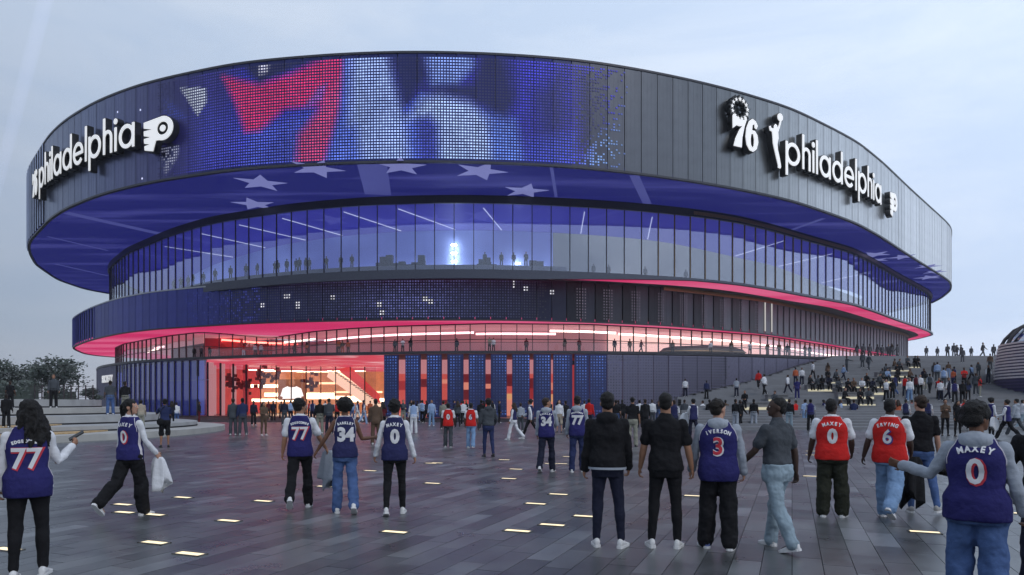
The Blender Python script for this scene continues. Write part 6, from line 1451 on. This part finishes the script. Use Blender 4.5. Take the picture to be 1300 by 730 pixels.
# people going up and down the stairs
crowd("stairs low", [(870, 505, 23, "tee", 0, "white", "navy"), (897, 507, 20, "stand", 0, "dblue", "black"), (935, 505, 24, "tee", 0, "grey", "navy"), (963, 497, 25, "walk", 20, "red", "black"), (970, 504, 27, "walk2", -50, "white", "black"), (1000, 500, 24, "walk", -60, "white", "navy"), (1012, 508, 26, "tee", 0, "blue", "blue"), (1010, 490, 22, "stand", 0, "orange", "navy"), (1018, 489, 22, "tee", 180, "white", "navy"), (1032, 483, 22, "walk2", 60, "white", "black"), (1051, 482, 21, "woman", 0, "brown", "brown"), (1071, 484, 20, "walk", 60, "lblue", "navy"), (1075, 474, 21, "point", 60, "dgrey", "dgrey"), (1149, 506, 27, "stand", 10, "red", "navy", "white"), (1163, 503, 26, "stand", 20, "maroon", "black", "white"), (1155, 512, 29, "stand", 170, "white", "ljeans"), (1194, 512, 27, "tee", 0, "white", "navy"), (1212, 514, 29, "tee", 10, "blue", "black", "white"), (1222, 513, 29, "stand", 0, "black", "black"), (1229, 512, 27, "woman", 0, "dblue", "black"), (1133, 508, 25, "stand", 0, "black", "black")],
      "on lower stairs from podium", "people on the lower stairs", H_)
crowd("stairs high", [(1186, 484, 23, "woman", 0, "dgrey", "black"), (1190, 487, 25, "stand", 0, "lblue", "dgrey"), (1198, 494, 26, "stand", 10, "lblue", "dgrey", "white"), (1204, 481, 20, "tee", 0, "brown", "lblue"), (1210, 492, 22, "stand2", 30, "orange", "dblue"), (1224, 494, 26, "hug", 170, "red", "black"), (1242, 480, 20, "woman", 180, "dgrey", "dgrey"), (1239, 504, 28, "stand2", 10, "dgrey", "dgrey"), (1257, 471, 21, "tee", 0, "brown", "dgrey"), (1095, 468, 20, "stand", 0, "dgrey", "dgrey"), (1103, 471, 21, "walk", 30, "dgrey", "dgrey"), (1222, 462, 19, "stand", 0, "haze", "haze"), (1274, 466, 20, "stand", 0, "haze", "haze")],
      "on upper stairs from arena", "people on the upper stairs", H_)
rc = random.Random(77)
def more(n, x0, x1, y0, y1, h0, h1, taken):
    out = []
    while len(out) < n:
        x, y = rc.uniform(x0, x1), rc.uniform(y0, y1)
        if any(abs(x - q) < 4.5 for q in taken): continue
        taken.append(x); t = (y - y0) / (y1 - y0)
        out.append((x, y, h0 + (h1 - h0) * t, rc.choice(["stand", "tee", "stand2", "walk", "walk2", "woman", "stand", "tee"]), rc.uniform(-60, 200), rc.choice(["black", "navy", "white", "dgrey", "jersey", "grey", "black", "brown", "red", "lblue"]), rc.choice(["black", "navy", "jeans", "dgrey", "khaki"]), rc.choice(["white", "black", "grey", "navy"])))
    return out
crowd("far fins", more(26, 500, 920, 531, 539, 26, 31, []), "in far row before podium", "people farther back before the podium wall", Gd)
crowd("far stairfoot", more(20, 925, 1292, 533, 541, 27, 33, []), "in far row at stairs", "people farther back at the stair foot", Gd)
crowd("stairs middle", more(12, 1120, 1262, 484, 512, 22, 28, [1149, 1163, 1186, 1198, 1224, 1239]), "on middle stairs from podium", "people on the middle of the stairs", H_)
# sitters on the lit benches: each placed on its bench
def bench_row(bi, xs, cols, where):
    xa, xb, y = BENCH[bi]; d = solve_hill(y); z = hill_z(d)
    crowd("bench", [(x, y, 0, "sit2" if k % 3 == 1 else "sit", 180 + random.uniform(-35, 35) if c != "away" else 0, c, "black") for k, (x, c) in enumerate(zip(xs, cols))], where, "people sitting on the stair benches", lambda x, yy: Vector(((x - CX) / F * d, d + .22, z)))
bench_row(0, (947, 984), ("black", "dgrey"), "on bench at stair foot")
bench_row(2, (1029, 1037, 1045, 1054), ("black", "dgrey", "black", "navy"), "on bench by podium wall")
bench_row(3, (1052, 1061), ("black", "dgrey"), "on short bench beside podium")
bench_row(4, (1065, 1077, 1085, 1096, 1108), ("dgrey", "black", "brown", "white", "navy"), "on long middle bench")
bench_row(6, (1073, 1093, 1104), ("black", "black", "dgrey"), "on bench facing red jerseys")
bench_row(8, (1121, 1127, 1141, 1156, 1174), ("dgrey", "lblue", "black", "brown", "navy"), "on longest high bench")
bench_row(9, (1125, 1141), ("dgrey", "black"), "on bench above longest one")
bench_row(10, (1136, 1141), ("brown", "dgrey"), "on second bench from top")
bench_row(11, (1153, 1162, 1166), ("dgrey", "black", "black"), "on topmost bench")
bench_row(12, (1101, 1116), ("black", "dgrey"), "on bench above middle row")
# the crest and the terrace rail
crowd("crest", [(x, y, h, p, yw, "haze", "haze") for x, y, h, p, yw in ((1104, 455, 18, "stand", 0), (1114, 455, 19, "walk", 60), (1120, 455, 17, "stand", 0), (1128, 455.4, 20, "stand", 180), (1132, 454.6, 19, "woman", 0), (1139, 455.4, 19, "walk2", -60), (1176, 454.4, 15, "stand", 0), (1190, 454.6, 14, "stand", 0), (1203, 455, 18, "stand2", 0), (1211, 454.2, 21, "stand", 0), (1215, 454.6, 17, "walk", 50), (1220, 455.5, 18, "walk2", 70), (1233, 454.4, 14, "stand", 0), (1248, 453.4, 20, "walk", 60), (1261.5, 455.4, 20, "stand", 0), (1271, 455.2, 21, "stand2", 0), (1096, 454.6, 18, "stand", 0), (1088, 455, 18, "woman", 0))],
      "along stair crest from arena", "people along the stair crest", CR)
crowd("terrace", [(225, 445, 0, "stand", 180, "black", "black"), (234, 445, 0, "tee", 180, "dgrey", "black"), (243, 444, 0, "woman", 180, "black", "black"), (287, 444, 0, "stand", 0, "red", "white"), (301, 444, 0, "tee", 0, "white", "maroon"), (308, 444, 0, "tee", 20, "white", "maroon"), (348, 443, 0, "stand", 0, "maroon", "black"), (371, 444, 0, "woman", 0, "orange", "maroon"), (418, 445, 0, "stand", 0, "orange", "brown"), (424, 445, 0, "stand2", 0, "brown", "orange"), (429, 444, 0, "tee", 0, "orange", "brown"), (494, 446, 0, "stand", 180, "dgrey", "black"), (502, 446, 0, "hug", 180, "white", "black"), (513, 446, 0, "stand2", 200, "black", "black"), (575, 446, 0, "stand", 0, "navy", "black"), (622, 446, 0, "hug", 170, "khaki", "black"), (627, 446, 0, "tee", 190, "white", "black"), (667, 444, 0, "stand", 0, "maroon", "black"), (721, 443, 0, "woman", 0, "brown", "maroon"), (742, 446, 0, "stand", 0, "maroon", "black"), (788, 446, 0, "tee", 180, "navy", "black"), (806, 446, 0, "stand", 0, "brown", "brown"), (822, 446, 0, "walk", 60, "maroon", "black"), (866, 445, 0, "stand", 0, "brown", "black"), (915, 446, 0, "tee", 180, "white", "black"), (940, 446, 0, "stand", 0, "brown", "brown"), (964, 446, 0, "hug", 180, "white", "black"), (988, 446, 0, "stand2", 0, "brown", "brown"), (1003, 446, 0, "tee", 0, "brown", "black"), (1016, 446, 0, "stand", 0, "dgrey", "dgrey"), (1039, 446, 0, "woman", 180, "brown", "dgrey"), (1043, 446, 0, "stand", 0, "dgrey", "dgrey")],
      "along terrace rail from lobby", "people along the terrace rail", MZ)
U2 = GL2.off(2.6)
crowd("upper hall", [(x, 340, 0, p, yw, "navy", "black") for x, p, yw in ((220, "stand", 0), (230, "stand2", 180), (239, "stand", 0), (246, "woman", 0), (258, "stand", 0), (273, "tee", 180), (292, "stand", 0), (312, "stand", 0), (325, "woman", 0), (348, "stand2", 180), (353, "stand", 0), (363, "stand", 0), (375, "tee", 0), (381, "stand", 180), (387, "woman", 0), (394, "stand", 0), (415, "stand2", 0), (431, "stand", 0), (445, "stand", 180), (618, "stand", 0), (636, "tee", 0), (653, "stand", 180), (669, "stand2", 180), (755, "stand", 0), (773, "tee", 0), (818, "stand", 0), (870, "stand", 0))],
      "behind upper glazing from drum", "silhouettes behind the upper glazing", lambda x, y: (lambda q: Vector((q.x, q.y, ZG + .12 + (1.0 if x < 720 else 0))))(U2.p(U2.s_at(x))))
# people on the terraces by the trees
TERZ = {13: 1.98, 68: 1.98, 140: 1.58, 159: 1.58}
def TP(x, y): z = TERZ.get(x, .92 if y < 540 else .34); return gp(x, y, z) if HOR - y > 3 or y - HOR > 3 else at(x, 40, z)
def on_tier(x, d, z): return at(x, d, z)
tp = {8: (31.6, .58), 13: (39.5, 1.43), 68: (41, 1.43), 140: (40, 1.03), 159: (41.5, 1.03), 179: (36.2, .30), 218: (43.4, .30), 224: (55, 0), 253: (60, 0)}
crowd("terraces", [(8, 545, 38, "stand", 20, "black", "black"), (13, 508, 34, "tee", 20, "black", "black"), (68, 519, 43, "stand", 180, "dgrey", "black"), (140, 526, 44, "tee", 0, "dgrey", "jeans"), (159, 522, 42, "stand2", 10, "black", "khaki"), (179, 545, 38, "tee", 0, "beige", "khaki"), (218, 529, 30, "woman", 0, "navy", "black"), (224, 527, 28, "tee", 0, "white", "jeans"), (253, 530, 27, "stand", 90, "black", "maroon")],
      "on terraces from picture edge", "people on the terraces", lambda x, y: at(x, *tp[x]))

# ------------------------------------------------------------------ things in their hands
def drape(name, label, top, w, l, m, seed, cat, rotz=0.0):
    """A garment hanging from a hand: folded cloth gathered at the top, ragged at the bottom."""
    r = random.Random(seed); mb = MB(); rr = []; n = 28
    ph = [r.uniform(0, 6) for _ in range(3)]
    for j in range(12):
        t = j / 11; ring = []
        for k in range(n):
            a = 2 * PI * k / n; f = 1 + .34 * t * math.sin(3 * a + ph[0]) + .22 * math.sin(5 * a + ph[1] + t)
            ring.append((math.cos(a) * w * (.40 + .60 * t ** .45) * (1 - .25 * max(0, t - .7)) * .5 * f + .05 * w * math.sin(3 * t + ph[2]), math.sin(a) * w * .55 * (.35 + .65 * t) * .5 * f, -l * t * (1 + .22 * math.sin(2 * a + ph[1]) * t + .08 * math.sin(5 * a + ph[0]) * t)))
        rr.append(ring)
    mb.rings(rr); o = link(name, mb.mesh(name, m, True), loc=top, rotz=rotz, label=label, cat=cat)
    return o
F_ = {J["P"]["seed"]: J for J in FIG}
def hand_at(seed, side): s = F_[seed]["s"]; return wpos(F_[seed], s.wr[side] + s.hd[side] * .09)
h = hand_at(4, "R"); drape("white_hoodie", "white hoodie hanging from the hand of the ponytail woman", h, .27, .44, CL["white"], 1, "garment")
h = hand_at(5, "R"); drape("pale_garment", "pale grey garment held between the two people holding hands", h + Vector((0, .02, .02)), .30, .52, CL["grey"], 2, "garment")
h = hand_at(15, "R"); drape("black_jacket", "black jacket hanging beside the light jeans of red jersey 6", h + Vector((.02, 0, 0)), .34, .62, CL["black"], 3, "jacket")
h = hand_at(16, "R"); drape("dark_cap_bag", "small black bag hanging beside the blue jeans of the black tee man", h, .26, .22, CL["black"], 4, "bag")
h = hand_at(32, "L"); drape("white_coat", "white coat over the arm of a strider at the edge", h, .40, .55, CL["white"], 5, "coat")
h = hand_at(28, "L"); drape("white_jacket", "white jacket over the arm of the dark jersey wearer", h, .40, .50, CL["white"], 6, "jacket")
h = hand_at(20, "R"); 
J = F_[20]; b = wpos(J, (-.16, -.17, .93)); link("round_bag", MB().ellipsoid((0, 0, 0), (.14, .07, .14), None, 18, 10).tube([(-.08, 0, .10), (-.03, .06, .40), (.12, .10, .60)], .012, 6).mesh("round_bag", CL["black"], True), loc=b, label="round black shoulder bag on the woman in black shorts", cat="bag")
J = F_[3]; s = J["s"]; c = wpos(J, s.wr["R"] + s.hd["R"] * .12 + Vector((-.02, 0, .035)))
ph = thing("phone", c, "black phone in the hand of the curly haired woman", "phone", rotz=-.5)
link("case", MB().box((0, 0, 0), (.072, .012, .15), Matrix.Rotation(-.9, 3, 'X') @ Matrix.Rotation(.5, 3, 'Y')).mesh("case", M_shoe["black"]), ph, keep=False); link("phone_screen", MB().box((0, -.0075, 0), (.066, .002, .14), Matrix.Rotation(-.9, 3, 'X') @ Matrix.Rotation(.5, 3, 'Y')).mesh("phone_screen", mat("phone_glass", (.02, .02, .025), .1)), ph, keep=False)
h = hand_at(17, "R"); cn = thing("drink_can", h + Vector((.02, -.03, -.06)), "small dark can with gold ring held low by the beanie wearer", "can")
link("can_body", MB().tube([(0, 0, -.06), (0, 0, -.055), (0, 0, .055), (0, 0, .06)], [.028, .034, .034, .026], 18).mesh("can_body", mat("can_black", (.015, .014, .013), .3, .5), True), cn, keep=False); link("can_ring", MB().tube([(0, -.034, 0), (0, -.037, 0)], .018, 14).mesh("can_ring", M_gold), cn, keep=False)
J = F_[23]; J2 = F_[29]
# ------------------------------------------------------------------ the damp dusk air
m = bpy.data.materials.new("haze_air"); m.use_nodes = True; N, Lk = m.node_tree.nodes, m.node_tree.links; N.clear()
o_ = N.new("ShaderNodeOutputMaterial"); pv = N.new("ShaderNodeVolumePrincipled"); pv.inputs["Color"].default_value = (.86, .89, .95, 1); pv.inputs["Density"].default_value = .00028; pv.inputs["Anisotropy"].default_value = .2
Lk.new(pv.outputs[0], o_.inputs["Volume"])
link("haze", MB().box((0, 140, 28), (420, 300, 60)).mesh("haze", m), kind="stuff")
